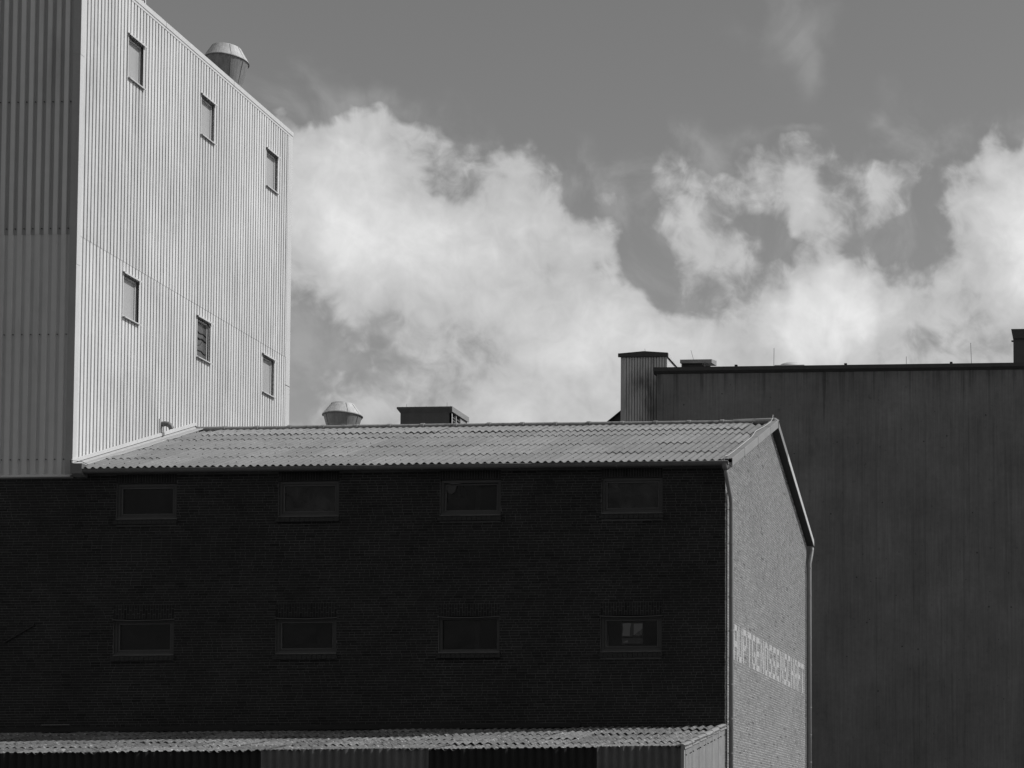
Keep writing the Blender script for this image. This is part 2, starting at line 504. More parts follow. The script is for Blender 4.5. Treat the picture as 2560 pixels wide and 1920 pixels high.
# ------------------------------------------------------------------ brickwork
def clip(seg, holes):
    out = [seg]
    for a, b in holes:
        nx = []
        for s, e in out:
            if b <= s or a >= e:
                nx.append((s, e))
            else:
                if a - s > 0.012: nx.append((s, a))
                if e - b > 0.012: nx.append((b, e))
        out = nx
    return out
def lay(u0, u1, z0, z1, holes, rng, ztop=None):
    """rows of bricks as (u0, u1, z0, z1); holes are (u0, u1, z0, z1)"""
    B = []
    nrow = int((z1 - z0) / COURSE)
    for r in range(nrow):
        za = z0 + r * COURSE; zb = za + 0.0525
        hs = [(h[0], h[1]) for h in holes if h[2] < zb - 0.008 and h[3] > za + 0.008]
        u = u0 - rng.random() * 0.2
        if r % 2:
            u -= 0.115
        while u < u1:
            w = 0.106 if rng.random() < 0.22 else 0.222
            w += rng.uniform(-0.004, 0.004)
            s, e = max(u, u0), min(u + w, u1)
            if e - s > 0.012:
                for a, b in clip((s, e), hs):
                    if ztop is None or (zb < ztop(a) and zb < ztop(b)):
                        B.append((a, b, za + rng.uniform(-.002, .002), zb + rng.uniform(-.002, .002)))
            u += w + 0.0115
    return B
def soldier(u0, u1, z0, z1, rng, split):
    B = []
    n = int(round((u1 - u0) / 0.0615)); p = (u1 - u0) / n
    for k in range(n):
        a = u0 + k * p + 0.005; b = a + p - 0.0105
        if not split:
            B.append((a, b, z0, z1))
        else:
            c = z0 + (z1 - z0) * (0.34 if k % 2 else 0.66) + rng.uniform(-.012, .012)
            B.append((a, b, z0, c - 0.006)); B.append((a, b, c + 0.006, z1))
    return B
def brick_mesh(bricks, axis, plane, depth, mname, rng, tones):
    """all bricks in one mesh; axis 'X' lies in a plane Y=const facing -Y, 'Y' in a plane X=const facing +X"""
    mb = MB(); T = []
    for a, b, c, d in bricks:
        o = rng.uniform(-0.002, 0.002)
        i = len(mb.v)
        if axis == 'X':
            f, k = plane + o, plane + depth
            mb.v += [(a, f, c), (b, f, c), (b, f, d), (a, f, d), (a, k, c), (b, k, c), (b, k, d), (a, k, d)]
        else:
            f, k = plane + o, plane - depth
            mb.v += [(f, a, c), (f, b, c), (f, b, d), (f, a, d), (k, a, c), (k, b, c), (k, b, d), (k, a, d)]
        mb.f += [(i, i + 1, i + 2, i + 3), (i, i + 4, i + 5, i + 1), (i + 1, i + 5, i + 6, i + 2), (i + 2, i + 6, i + 7, i + 3), (i + 3, i + 7, i + 4, i)]
        t = tones(rng); T += [t] * 5
    return mb.mesh('brickwork', mname, tone=T)
def dark_tone(rng):
    t = rng.gauss(1.0, 0.2)
    if rng.random() < 0.03: t *= 0.45
    return max(0.3, t)
def pale_tone(rng):
    t = rng.gauss(1.0, 0.05)
    q = rng.random()
    if q < 0.012: t *= 0.55
    elif q < 0.06: t *= 0.82
    return max(0.3, t)
SINGLE = {}
def single_bricks(bricks, plane, parent, rng, mname):
    """individual brick objects sharing a few meshes per size"""
    for a, b, c, d in bricks:
        w = 0.106 if b - a < 0.13 else 0.222
        if b - a < 0.08: w = 'soldier'
        key = (w, rng.randrange(6), mname)
        if key not in SINGLE:
            wd = 0.051 if w == 'soldier' else w
            ht = d - c
            mb = MB(); mb.box(0, wd, 0, 0.0125, 0, 0.0525 if w != 'soldier' else ht)
            SINGLE[key] = mb.mesh('brick', mname, tone=[dark_tone(rng)] * 6)
        o = part('brick', SINGLE[key], parent, (a, plane + rng.uniform(-.002, .002), c))
        base = 0.051 if w == 'soldier' else w
        o.scale = ((b - a) / base, 1, 1 if w != 'soldier' else (d - c) / (max(v.co.z for v in SINGLE[key].vertices)))

# ------------------------------------------------------------------ THE BRICK WAREHOUSE
WH = thing('brick_warehouse', 'long brick warehouse with corrugated gable roof and two rows of small dark windows', 'warehouse', (-16.6, 5.5, 0))
WW, WHH = 1.412, 0.815
WA = [(-23.268, 9.455), (-19.440, 9.472), (-15.634, 9.455), (-11.842, 9.460)]
WB = [(-23.283, 6.254), (-19.461, 6.252), (-15.641, 6.238), (-11.853, 6.222)]
holes = [(x - 0.012, x + WW + 0.012, z - 0.005, z + WHH + 0.012) for x, z in WA + WB]
# mortar face of the front wall with its window openings
def wall_grid(x0, x1, z0, z1, y, hs):
    mb = MB()
    xs = sorted({x0, x1, *[h[0] for h in hs], *[h[1] for h in hs]})
    zs = sorted({z0, z1, *[h[2] for h in hs], *[h[3] for h in hs]})
    for i in range(len(xs) - 1):
        for j in range(len(zs) - 1):
            cx, cz = (xs[i] + xs[i + 1]) / 2, (zs[j] + zs[j + 1]) / 2
            if any(h[0] < cx < h[1] and h[2] < cz < h[3] for h in hs):
                continue
            mb.quad((xs[i], y, zs[j]), (xs[i + 1], y, zs[j]), (xs[i + 1], y, zs[j + 1]), (xs[i], y, zs[j + 1]))
    return mb
mb = wall_grid(XT + 0.02, XG - 0.011, 0, 10.62, 0.006, holes)
for a, b, c, d in holes:                                       # reveals
    for q in (((a, c), (a, d)), ((b, d), (b, c)), ((a, d), (b, d)), ((b, c), (a, c))):
        (p0, q0), (p1, q1) = q
        mb.quad((p0, 0.006, q0), (p1, 0.006, q1), (p1, 0.24, q1), (p0, 0.24, q0))
part('front_wall', mb.mesh('front_wall', 'shaded_mortar'), WH)
# gable wall (mortar face), rear wall with a window, inner rooms
gp = [(0.007, 0), (DEPTH, 0), (DEPTH, zr(DEPTH) - 0.09), (YR, zr(YR) - 0.09), (0.007, zr(0) - 0.09)]
part('gable_wall', MB().poly([(XG - 0.005, y, z) for y, z in gp]).mesh('gable_wall', 'sunlit_mortar'), WH)
RW = (-14.40, -13.78, 7.66, 8.28)
mb = wall_grid(XT + 0.02, XG - 0.011, 0, 10.6, DEPTH, [RW])
mb.box(RW[0] + 0.0, RW[1], DEPTH - 0.05, DEPTH + 0.004, 7.83, 7.87)
part('rear_wall', mb.mesh('rear_wall', 'inner_plaster'), WH)
mb = MB(); yr_ = DEPTH + 0.005
mb.poly([(-14.39, yr_, 7.90), (-14.17, yr_, 7.89), (-14.16, yr_, 8.10), (-14.13, yr_, 8.26), (-14.19, yr_, 8.28), (-14.38, yr_, 8.26), (-14.36, yr_, 8.10)])
mb.poly([(-14.05, yr_, 7.91), (-13.80, yr_, 7.91), (-13.79, yr_, 8.26), (-14.05, yr_, 8.25)])
mb.poly([(-14.38, yr_, 7.70), (-14.22, yr_, 7.70), (-14.23, yr_, 7.77)])
part('rear_glow_pane', mb.mesh('rear_glow_pane', 'glowing_pane'), WH)
mb = MB(); mb.prism([(-14.06, 7.88), (-13.78, 7.88), (-13.78, 8.10)], lambda u, v, w: (u, w, v), DEPTH - 0.06, DEPTH - 0.04)
part('pane_dimmer', mb.mesh('pane_dimmer', 'half_clear_grey'), WH)  # added see-through wedge that dims the pane's lower corner
mb = MB()
mb.box(XT + 0.03, XG - 0.03, 0.26, DEPTH - 0.02, 8.5, 8.7)
mb.box(XT + 0.03, XG - 0.03, 0.26, DEPTH - 0.02, 5.3, 5.5)
for xw in (-20.6, -17.0, -14.9):
    mb.box(xw, xw + 0.12, 0.26, DEPTH - 0.02, 5.5, 8.5)
    mb.box(xw, xw + 0.12, 0.26, DEPTH - 0.02, 8.7, 10.5)
for za, zb in ((5.5, 8.5), (8.7, 10.5)):
    mb.box(XT + 0.04, XT + 0.1, 0.26, DEPTH - 0.02, za, zb); mb.box(XG - 0.1, XG - 0.04, 0.26, DEPTH - 0.02, za, zb)
part('inner_floors', mb.mesh('inner_floors', 'inner_plaster'), WH)
mb = MB()
for s in (0, 1):
    ya, yb = (-0.12, YR) if s == 0 else (YR, DEPTH + 0.12)
    mb.quad((XT + 0.02, ya, zr(ya) - 0.06), (XG + 0.18, ya, zr(ya) - 0.06), (XG + 0.18, yb, zr(yb) - 0.06), (XT + 0.02, yb, zr(yb) - 0.06))
part('roof_deck', mb.mesh('roof_deck', 'dark_coping'), WH)

rng = random.Random(11)
ZL = {}
for x, z in WB:                                                # lintels end at a bed joint
    ZL[x] = 3.3 + math.ceil((z + WHH + 0.30 - 3.3) / COURSE) * COURSE
Ball = lay(-28.0, XG, 3.3, 10.49, [(h[0], h[1], h[2] - 0.15, h[3]) for h in holes]
         + [(x - 0.012, x + WW + 0.012, z + WHH, 10.6) for x, z in WA]
         + [(x - 0.012, x + WW + 0.012, z + WHH, ZL[x] - 0.004) for x, z in WB], rng)
Bn = [b for b in Ball if (b[0] + b[1]) / 2 > XT]
Bt = [b for b in Ball if (b[0] + b[1]) / 2 <= XT]
SOL = []
for x, z in WA:
    SOL += soldier(x - 0.012, x + WW + 0.012, z + WHH + 0.014, z + WHH + 0.215, rng, False)
for x, z in WB:
    SOL += soldier(x - 0.012, x + WW + 0.012, z + WHH + 0.014, ZL[x] - 0.012, rng, True)
near = [b for b in Bn if b[1] > XG - 1.62 and 5.2 < b[2] < 8.3 and b[1] < XG - 0.01]
near = near[:300]
ns = set(near)
single_bricks(near, 0.0, WH, rng, 'shaded_brick')
part('brickwork', brick_mesh([b for b in Bn if b not in ns] + SOL, 'X', 0.0, 0.0125, 'shaded_brick', rng, dark_tone), WH, kind='stuff', label='brickwork of the long front wall, darkened for its shade')
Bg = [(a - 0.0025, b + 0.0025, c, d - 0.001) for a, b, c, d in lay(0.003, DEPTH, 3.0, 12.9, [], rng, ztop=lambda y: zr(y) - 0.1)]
part('brickwork', brick_mesh(Bg, 'Y', XG, 0.0125, 'sunlit_brick', rng, pale_tone), WH, kind='stuff', label='pale sunlit brickwork of the gable wall')

# windows of the warehouse
def rect_frame(mb, x0, x1, z0, z1, w, y0, y1):
    mb.box(x0, x0 + w, y0, y1, z0, z1); mb.box(x1 - w, x1, y0, y1, z0, z1)
    mb.box(x0 + w, x1 - w, y0, y1, z0, z0 + w); mb.box(x0 + w, x1 - w, y0, y1, z1 - w, z1)
    return mb
FR = rect_frame(MB(), 0, WW, 0, WHH, 0.062, 0.055, 0.14)
FR.box(0.0, WW, 0.035, 0.055, -0.004, 0.034)
ME_FRAME = FR.mesh('window', 'window_paint')
SA = rect_frame(MB(), 0.066, WW - 0.066, 0.070, WHH - 0.066, 0.034, 0.075, 0.125)
ME_SASH = SA.mesh('sash', 'window_paint')
ME_BEAD = rect_frame(MB(), 0.098, WW - 0.098, 0.102, WHH - 0.098, 0.010, 0.068, 0.11).mesh('glazing_bead', 'bead_paint')
ME_PANE = MB().quad((0.10, 0.105, 0.10), (WW - 0.10, 0.105, 0.10), (WW - 0.10, 0.105, WHH - 0.10), (0.10, 0.105, WHH - 0.10)).mesh('pane', 'dusty_glass')
ME_GRIMY = MB().quad((0.10, 0.105, 0.10), (WW - 0.10, 0.105, 0.10), (WW - 0.10, 0.105, WHH - 0.10), (0.10, 0.105, WHH - 0.10)).mesh('pane', 'grimy_glass')
ME_BIGPANE = MB().quad((0.06, 0.105, 0.06), (WW - 0.06, 0.105, 0.06), (WW - 0.06, 0.105, WHH - 0.06), (0.06, 0.105, WHH - 0.06)).mesh('pane', 'dusty_glass')
sl = MB(); nb = 13; pw = (WW + 0.08) / nb
for k in range(nb):
    a = -0.04 + k * pw + 0.004; b = a + pw - 0.008
    sl.prism([(-0.075, -0.155), (0.03, -0.155), (0.03, -0.012), (-0.075, -0.075 + random.uniform(-.004, .004))], lambda u, v, w: (w, u, v), a, b)
ME_SILL = sl.mesh('window_sill', 'sill_brick')
def drip(seed):
    r = random.Random(seed); mb = MB(); pts = []
    for k in range(13):
        t = k / 12
        pts.append((-0.02 + t * (WW + 0.05), -0.022 * math.sin(math.pi * t) + r.uniform(-.004, .004)))
    for k in range(12):
        (xa, da), (xb, db) = pts[k], pts[k + 1]
        mb.prism([(-0.045, WHH - 0.012), (-0.045, WHH + 0.004), (0.06, WHH + 0.018), (0.06, WHH + 0.002)],
                 lambda u, v, w, xa=xa, xb=xb, da=da, db=db: ((xa, u, v + da) if w == 0 else (xb, u, v + db)), 0, 1)
    return mb.mesh('drip_flashing', 'bead_paint')
for k, (x, z) in enumerate(WA + WB):
    lab = None
    if k == 7: lab = 'window through which a bright window in the far wall shows'
    if k == 2: lab = 'window with its sash tilted open at the top'
    if k == 6: lab = 'window without a sash, under a bent metal strip'
    fr = part('window', ME_FRAME, WH, (x, 0, z), label=lab)
    if k == 6:
        part('pane', ME_BIGPANE, fr, (x, 0, z))
    else:
        dz = 0.0; rot = None
        if k == 2:
            rot = (R(-2.5), 0, 0)
        part('sash', ME_SASH, fr, (x, 0, z), rot=rot); part('glazing_bead', ME_BEAD, fr, (x, 0, z), rot=rot)
        part('pane', ME_GRIMY if k in (1, 3) else ME_PANE, fr, (x, 0, z), rot=rot)
    if k == 2:
        mb = MB(); mb.poly([(0.11, 0.112, 0.62), (0.16, 0.112, 0.52), (0.22, 0.112, 0.50), (0.30, 0.112, 0.55), (0.33, 0.112, 0.64), (0.36, 0.112, 0.71), (0.13, 0.112, 0.71)])
        part('smear_patch', mb.mesh('smear_patch', 'window_paint'), fr, (x, 0, z))  # irregular grey patch behind the upper left of the pane
        mb = MB(); mb.tube([(0.18, 0.07, 0.735), (0.26, 0.066, 0.742), (0.40, 0.066, 0.738), (0.46, 0.07, 0.745)], [0.006, 0.016, 0.012, 0.004], 6)
        part('loose_rag', mb.mesh('loose_rag', 'bead_paint'), fr, (x, 0, z))
    part('window_sill', ME_SILL, fr, (x, 0, z))
    if k > 3:
        part('drip_flashing', drip(k), fr, (x, 0, z))

# painted words on the gable
GL = {  # 5 wide, 7 high strokes: (x0, x1, z0, z1) in letter units
 'H': [(0,1,0,7),(4,5,0,7),(1,4,3,4)], 'A': [(0,1,0,6),(4,5,0,6),(1,4,5.8,7),(1,4,2.6,3.8)],
 'U': [(0,1,1,7),(4,5,1,7),(1,4,0,1.2)], 'P': [(0,1,0,7),(1,4,5.8,7),(4,5,3.8,6),(1,4,2.8,3.9)],
 'T': [(0,5,5.8,7),(2,3,0,5.8)], 'G': [(0,1,1,6),(1,4.4,5.8,7),(1,4,0,1.2),(4,5,1,3.4),(2.6,4,2.6,3.6)],
 'E': [(0,1,0,7),(1,4.6,5.8,7),(1,4,3,4.1),(1,4.6,0,1.2)], 'N': [(0,1,0,7),(4,5,0,7),(1,2,4.4,6),(2,3,2.8,4.4),(3,4,1.2,2.8)],
 'O': [(0,1,1,6),(4,5,1,6),(1,4,5.8,7),(1,4,0,1.2)], 'S': [(1,5,5.8,7),(0,1,3.8,6),(1,4,2.9,4),(4,5,1,3),(0,4,0,1.2)],
 'C': [(0,1,1,6),(1,4.6,5.8,7),(1,4.6,0,1.2)], 'F': [(0,1,0,7),(1,4.8,5.8,7),(1,4,2.9,4)]}
word = 'HAUPTGENOSSENSCHAFT'
mb = MB(); y0 = 0.38; step = (10.70 - y0) / len(word)
for k, chh in enumerate(word):
    ux = (step - 0.10) / 5; uz = 0.86 / 7
    for a, b, c, d in GL[chh]:
        if b - a == 1: a, b = a - 0.12, b + 0.12
        ya, yb, za, zb = y0 + k * step + a * ux, y0 + k * step + b * ux, 6.085 + c * uz, 6.085 + d * uz
        mb.quad((XG + 0.0035, ya, za), (XG + 0.0035, yb, za), (XG + 0.0035, yb, zb), (XG + 0.0035, ya, zb))
part('painted_lettering', mb.mesh('painted_lettering', 'faded_paint'), WH, label='faded white painted word across the gable')

# corrugated roof sheets
WAVE = 0.177
def corrugated(nw, length, amp, thick, extra=0.0, ns=8, wave=WAVE, bolts=()):
    """x across, y up the slope, z out of the plane; origin at a crest on the lower edge"""
    mb = MB(); n = int(round(nw * ns + extra * ns)) + 1
    W_ = lambda k: amp * math.cos(2 * math.pi * k / ns)
    for lay_ in (0, 1):                                     # top and underside
        i = len(mb.v)
        for y in (0.0, length):
            mb.v += [(k * wave / ns, y, W_(k) - lay_ * thick) for k in range(n)]
        for k in range(n - 1):
            q = (i + k, i + k + 1, i + n + k + 1, i + n + k)
            mb.f.append(q if lay_ == 0 else q[::-1])
    for y in (0.0, length):                                 # cut edges, with vertices of their own
        i = len(mb.v)
        for lay_ in (0, 1):
            mb.v += [(k * wave / ns, y, W_(k) - lay_ * thick) for k in range(n)]
        for k in range(n - 1):
            q = (i + n + k, i + n + k + 1, i + k + 1, i + k)
            mb.f.append(q if y == 0.0 else q[::-1])
    for k in (0, n - 1):
        x = k * wave / ns
        mb.quad((x, 0, W_(k)), (x, length, W_(k)), (x, length, W_(k) - thick), (x, 0, W_(k) - thick))
    for bx, by in bolts:
        mb.box(bx - 0.013, bx + 0.013, by - 0.013, by + 0.013, amp * 0.9, amp + 0.016)
    return mb
ANG = math.atan(PITCH_T)
B_SHEET = corrugated(5, 1.62, 0.0255, 0.0065, 0.15, bolts=())
ME_SHEET = B_SHEET.mesh('roof_sheet', 'fibre_cement', smooth=True)
X0 = -12.04
rows = [-0.215, 0.98, 2.31, 3.70]
bolt = MB()
for side in (0, 1):
    for ri, yy in enumerate(rows):
        for c in range(-14, 4):
            x = X0 + c * 5 * WAVE
            me = ME_SHEET
            lim0, lim1 = XT + 0.03, XG + 0.16
            if x + 5 * WAVE < lim0 or x > lim1 - 0.1:
                continue
            if x < lim0 or x + 5.2 * WAVE > lim1:              # cut sheets at the tower and at the verge
                k0 = 0 if x >= lim0 else int(math.ceil((lim0 - x) / WAVE))
                k1 = 5 if x + 5 * WAVE <= lim1 else int((lim1 - x) / WAVE)
                if k1 - k0 < 1:
                    continue
                me = corrugated(k1 - k0, 1.62, 0.0255, 0.0065, 0.15).mesh('roof_sheet', 'fibre_cement', smooth=True)
                x += k0 * WAVE
            j = random.uniform(-0.012, 0.012)
            dz = 0.018 + random.uniform(-.003, .004)
            tilt = -0.018 / 1.62
            if side == 0:
                part('roof_sheet', me, WH, (x, yy + j, zr(yy) + dz), rot=(ANG + tilt, random.uniform(-.0012, .0012), random.uniform(-.004, .004)))
                for bx in (2, 4):
                    for by in (0.42, 1.22):
                        if x + bx * WAVE < lim1 - 0.3 and ri * 1 + by < 9:
                            q = yy + by * math.cos(ANG)
                            bolt.box(x + bx * WAVE - .009, x + bx * WAVE + .009, q - .009, q + .009, zr(q) + 0.03, zr(q) + 0.052)
            elif ri in (0, 1, 2, 3):
                part('roof_sheet', me, WH, (x, DEPTH - yy + j, zr(yy) + dz), rot=(math.pi - ANG - tilt, 0, 0) if False else (ANG + tilt, 0, math.pi)).location.x += (len(me.vertices) // 8 - 1) * WAVE / 8
part('roof_bolts', bolt.mesh('roof_bolts', 'dark_coping'), WH, kind='stuff')

# ridge caps: corrugated flanges and a half-round roll with a collar
def ridge_cap_mesh():
    mb = MB(); ns = 8; n = 5 * ns + 1
    for s in (-1, 1):
        i = len(mb.v)
        for t, dz in ((0.10, 0.02), (1.16, 0.046)):
            for lay_ in (0, 1):
                for k in range(n):
                    fl = 1.0 if t > 0.5 else 0.35
                    y = s * t
                    z = -PITCH_T * t + dz + 0.0255 * fl * math.cos(2 * math.pi * k / ns) - lay_ * 0.010
                    mb.v.append((k * WAVE / ns, y, z))
        for k in range(n - 1):
            a, b, c, d = i + k, i + n + k, i + 2 * n + k, i + 3 * n + k
            mb.f += [(a, a + 1, c + 1, c), (b + 1, b, d, d + 1), (c, c + 1, d + 1, d)]
    def roll(x0, x1, r):
        i = len(mb.v); m = 12
        for x in (x0, x1):
            for k in range(m + 1):
                a = math.pi * (k / m * 1.25 - 0.125)
                mb.v.append((x, r * math.cos(a) * 1.35, 0.012 + r * math.sin(a) * 0.85))
        for k in range(m):
            mb.f.append((i + k, i + k + 1, i + m + 2 + k, i + m + 1 + k))
        mb.f.append(tuple(i + k for k in range(m + 1))); mb.f.append(tuple(i + m + 1 + k for k in range(m, -1, -1)))
    roll(0, 5 * WAVE + 0.04, 0.085)
    roll(-0.005, 0.09, 0.103)
    return mb.mesh('ridge_cap', 'ridge_cement')
ME_RIDGE = ridge_cap_mesh()
for c in range(-14, 4):
    x = X0 + c * 5 * WAVE
    if x < XT + 0.02 or x > XG - 0.80:
        continue
    part('ridge_cap', ME_RIDGE, WH, (x, YR, zr(YR) - 0.005 + random.uniform(-.006, .006)), rot=(0, random.uniform(-.004, .004), random.uniform(-.004, .004)))
mb = MB(); mb.tube([(XG - 0.98, YR, zr(YR) + 0.005), (XG + 0.12, YR, zr(YR) + 0.03), (XG + 0.2, YR + 0.02, zr(YR) + 0.0)], [0.10, 0.10, 0.075], 12)
part('ridge_end_piece', mb.mesh('ridge_end_piece', 'ridge_cement'), WH)
mb = MB(); mb.tube([(XT + 0.03, YR, zr(YR) + 0.0), (X0 - 13 * 5 * WAVE + 0.05, YR, zr(YR))], 0.085, 12)
part('ridge_end_piece', mb.mesh('ridge_end_piece', 'ridge_cement'), WH)

# verge pieces along the gable
xa, xb = XG - 0.02, XG + 0.205
cuts = [-0.20, 1.20, 2.83, 4.46, 5.50]
for k in range(4):
    for side in (0, 1):
        if side: continue
        a, b = cuts[k] + 0.014, cuts[k + 1] - 0.004
        mb = MB(); up = 0.004 * k + 0.002
        prof = [(xa, 0.040 + up), (xb - 0.01, 0.052 + up), (xb, 0.043 + up), (xb, -0.135), (xb - 0.012, -0.135), (xb - 0.012, 0.030 + up), (xa, 0.028 + up)]
        mb.prism(prof, lambda u, v, w: (u + 0.0015 * k, w, zr(w) + v), a, b)
        part('verge_piece', mb.mesh('verge_piece', 'verge_cement'), WH)
for k in range(4):
    a = YR + 0.06 + k * 1.40; b = a + 1.42
    mb = MB(); up = 0.003 * (3 - k)
    prof = [(xa, 0.05 + up), (xb - 0.01, 0.062 + up), (xb, 0.055 + up), (xb + 0.001 * k, -0.118), (xb - 0.012, -0.118), (xb - 0.012, 0.04 + up), (xa, 0.04 + up)]
    mb.prism(prof, lambda u, v, w: (u, w, zr(w) + v), a, b)
    part('verge_piece', mb.mesh('verge_piece', 'white_trim' if k else 'verge_cement'), WH, label='bright metal verge trim on the rear slope' if k else None)
mb = MB()
mb.prism([(YR + 0.02, -0.075), (DEPTH + 0.13, -0.075), (DEPTH + 0.13, -0.12), (YR + 0.02, -0.12)], lambda u, v, w: (w, u, zr(u) + v), XG + 0.0, XG + 0.19)
part('verge_soffit', mb.mesh('verge_soffit', 'dark_coping'), WH)

# gutter, end box, outlet and the two downpipes
def half_tube(x0, x1, yc, zc, r, n=10):
    mb = MB()
    for rr, fl in ((r, 0), (r - 0.006, 1)):
        i = len(mb.v)
        for x in (x0, x1):
            for k in range(n + 1):
                a = math.pi + math.pi * k / n
                mb.v.append((x, yc + rr * math.cos(a), zc + rr * math.sin(a)))
        for k in range(n):
            q = (i + k, i + k + 1, i + n + 2 + k, i + n + 1 + k)
            mb.f.append(q if fl == 0 else q[::-1])
    mb.tube([(x0, yc - r - 0.004, zc), (x1, yc - r - 0.004, zc)], 0.009, 6)
    mb.poly([(x1, yc + r * math.cos(math.pi + math.pi * k / n), zc + r * math.sin(math.pi + math.pi * k / n)) for k in range(n + 1)])
    return mb
gx = [-23.98, -20.05, -16.9, -13.4, -8.86]
for k in range(4):
    o = part('gutter', half_tube(gx[k], gx[k + 1] + 0.03, -0.195 - 0.001 * k, 10.572 + 0.0015 * k, 0.088).mesh('gutter', 'zinc', smooth=True), WH)
mb = MB(); mb.box(-24.20, -23.93, -0.30, -0.06, 10.47, 10.705)
mb.prism([(-0.30, 10.47), (-0.06, 10.47), (-0.06, 10.40), (-0.22, 10.40)], lambda u, v, w: (w, u, v), -24.16, -23.93)
part('gutter_end_box', mb.mesh('gutter_end_box', 'zinc'), WH)
mb = MB(); mb.tube([(-24.2, -0.29, 10.78), (-24.19, -0.29, 10.70)], 0.012, 6); mb.tube([(-24.18, -0.28, 10.77), (-24.0, -0.2, 10.77), (-23.86, -0.15, 10.70)], 0.007, 6)
part('gutter_wire', mb.mesh('gutter_wire', 'black_metal'), WH)
bk = MB()
for k in range(20):
    x = -23.6 + k * 0.76
    bk.tube([(x, -0.285, 10.575), (x, -0.25, 10.495), (x, -0.195, 10.478), (x, -0.14, 10.495), (x, -0.02, 10.60)], 0.008, 4)
part('gutter_bracket', bk.mesh('gutter_bracket', 'zinc'), WH, kind='stuff')
mb = MB(); mb.tube([(-8.915, -0.19, 10.55), (-8.91, -0.18, 10.42), (-8.90, -0.16, 10.405)], [0.10, 0.072, 0.06], 14)
part('gutter_outlet', mb.mesh('gutter_outlet', 'zinc', smooth=True), WH)
def downpipe(y, ztop, start, bright):
    mb = MB()
    pts = start + [(-8.835, y, ztop - 0.10), (-8.835, y, 0.15)]
    mb.tube(pts, 0.052, 16)
    o = part('downpipe', mb.mesh('downpipe', 'pipe_zinc', smooth=True), WH)
    z = ztop - 0.25
    r2 = random.Random(5)
    while z > 2.5:
        m2 = MB(); m2.tube([(-8.835, y, z), (-8.835, y, z + 0.035)], 0.059, 16)
        m2.box(XG - 0.02, -8.835, y - 0.004, y + 0.004, z + 0.012, z + 0.022)
        part('pipe_bracket', m2.mesh('pipe_bracket', 'pipe_zinc', smooth=False), o, (0, 0, 0))
        z -= r2.choice((0.95, 1.25, 0.8))
downpipe(0.115, 9.75, [(-8.90, -0.165, 10.42), (-8.90, -0.16, 10.33), (-8.875, -0.03, 10.05), (-8.845, 0.085, 9.80)], False)
part('lightning_conductor', MB().tube([(XG + 0.03, 0.035, 9.9), (XG + 0.03, 0.05, 9.5), (XG + 0.03, 0.05, 0.2)], 0.012, 6).mesh('lightning_conductor', 'thin_rod'), WH)
downpipe(10.98, 10.05, [(-8.80, 11.2, 10.46), (-8.80, 11.19, 10.38), (-8.81, 11.12, 10.22)], True)

# lead and metal flashing where the roof meets the tower
mb = MB(); ys = [-0.12 + k * 0.35 for k in range(17)]
for k in range(16):
    a, b = ys[k], ys[k + 1]
    mb.prism([(XT + 0.012, 0.125), (XT + 0.045, 0.118), (XT + 0.045, 0.195), (XT + 0.012, 0.205)], lambda u, v, w: (u, w, zr(w) + v), a, b)
part('wall_flashing', mb.mesh('wall_flashing', 'white_trim'), WH)
mb = MB(); prev = None; r2 = random.Random(3)
for k in range(17):
    w = 0.24 + r2.uniform(-0.03, 0.03) if k not in (8, 12) else 0.32
    cur = [(XT + 0.014, ys[k], zr(ys[k]) + 0.10), (XT + 0.07, ys[k], zr(ys[k]) + 0.052), (XT + w, ys[k], zr(ys[k]) + 0.048 + r2.uniform(-.004, .006)), (XT + w + .004, ys[k], zr(ys[k]) + 0.03)]
    if prev:
        for q in range(3):
            mb.quad(prev[q], prev[q + 1], cur[q + 1], cur[q])
    prev = cur
part('roof_flashing', mb.mesh('roof_flashing', 'lead'), WH)
# lightning conductor on the front verge
pts = [(-8.93, -0.27, 10.60), (-8.90, -0.26, 10.70), (-8.87, -0.08, zr(-.08) + 0.10), (-8.88, 0.6, zr(.6) + 0.085), (-8.86, 1.6, zr(1.6) + 0.10), (-8.88, 2.7, zr(2.7) + 0.085),
       (-8.92, 3.4, zr(3.4) + 0.12), (-8.87, 4.2, zr(4.2) + 0.10), (-8.85, 5.0, zr(5.0) + 0.10), (-8.84, 5.22, zr(5.22) + 0.16), (-8.835, 5.26, zr(5.26) + 0.25)]
part('lightning_conductor', MB().tube(pts, 0.009, 6).mesh('lightning_conductor', 'bright_wire'), WH)

# ------------------------------------------------------------------ THE CLAD TOWER
TW = thing('clad_tower', 'tall tower clad in white ribbed sheets with six small windows above a brick base', 'tower', (-28.0, 5.5, 0))
YF = -0.055                     # outer face of the front cladding
TD = 10.92
ZT = 23.0
XL = -33.0
# core
mb = MB(); mb.box(XL, XT - 0.20, 0.05, TD - 0.05, 10.4, ZT - 0.05)
part('tower_core', mb.mesh('tower_core', 'inner_plaster'), TW)
mb = MB(); mb.quad((XL, 0.006, 0), (XT + 0.02, 0.006, 0), (XT + 0.02, 0.006, 10.6), (XL, 0.006, 10.6)); mb.box(XL, XT - 0.02, 0.02, TD, 0, 10.4)
part('base_wall', mb.mesh('base_wall', 'shaded_mortar'), TW)
rng2 = random.Random(23)
Bt = [b for b in Bt if b[3] < 10.47]
nt_ = [b for b in Bt if b[0] > -26.0 and 7.9 < b[2] < 10.45][:300]
single_bricks(nt_, 0.0, TW, rng2, 'shaded_brick')
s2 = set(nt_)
part('brickwork', brick_mesh([b for b in Bt if b not in s2], 'X', 0.0, 0.0125, 'shaded_brick', rng2, dark_tone), TW, kind='stuff')
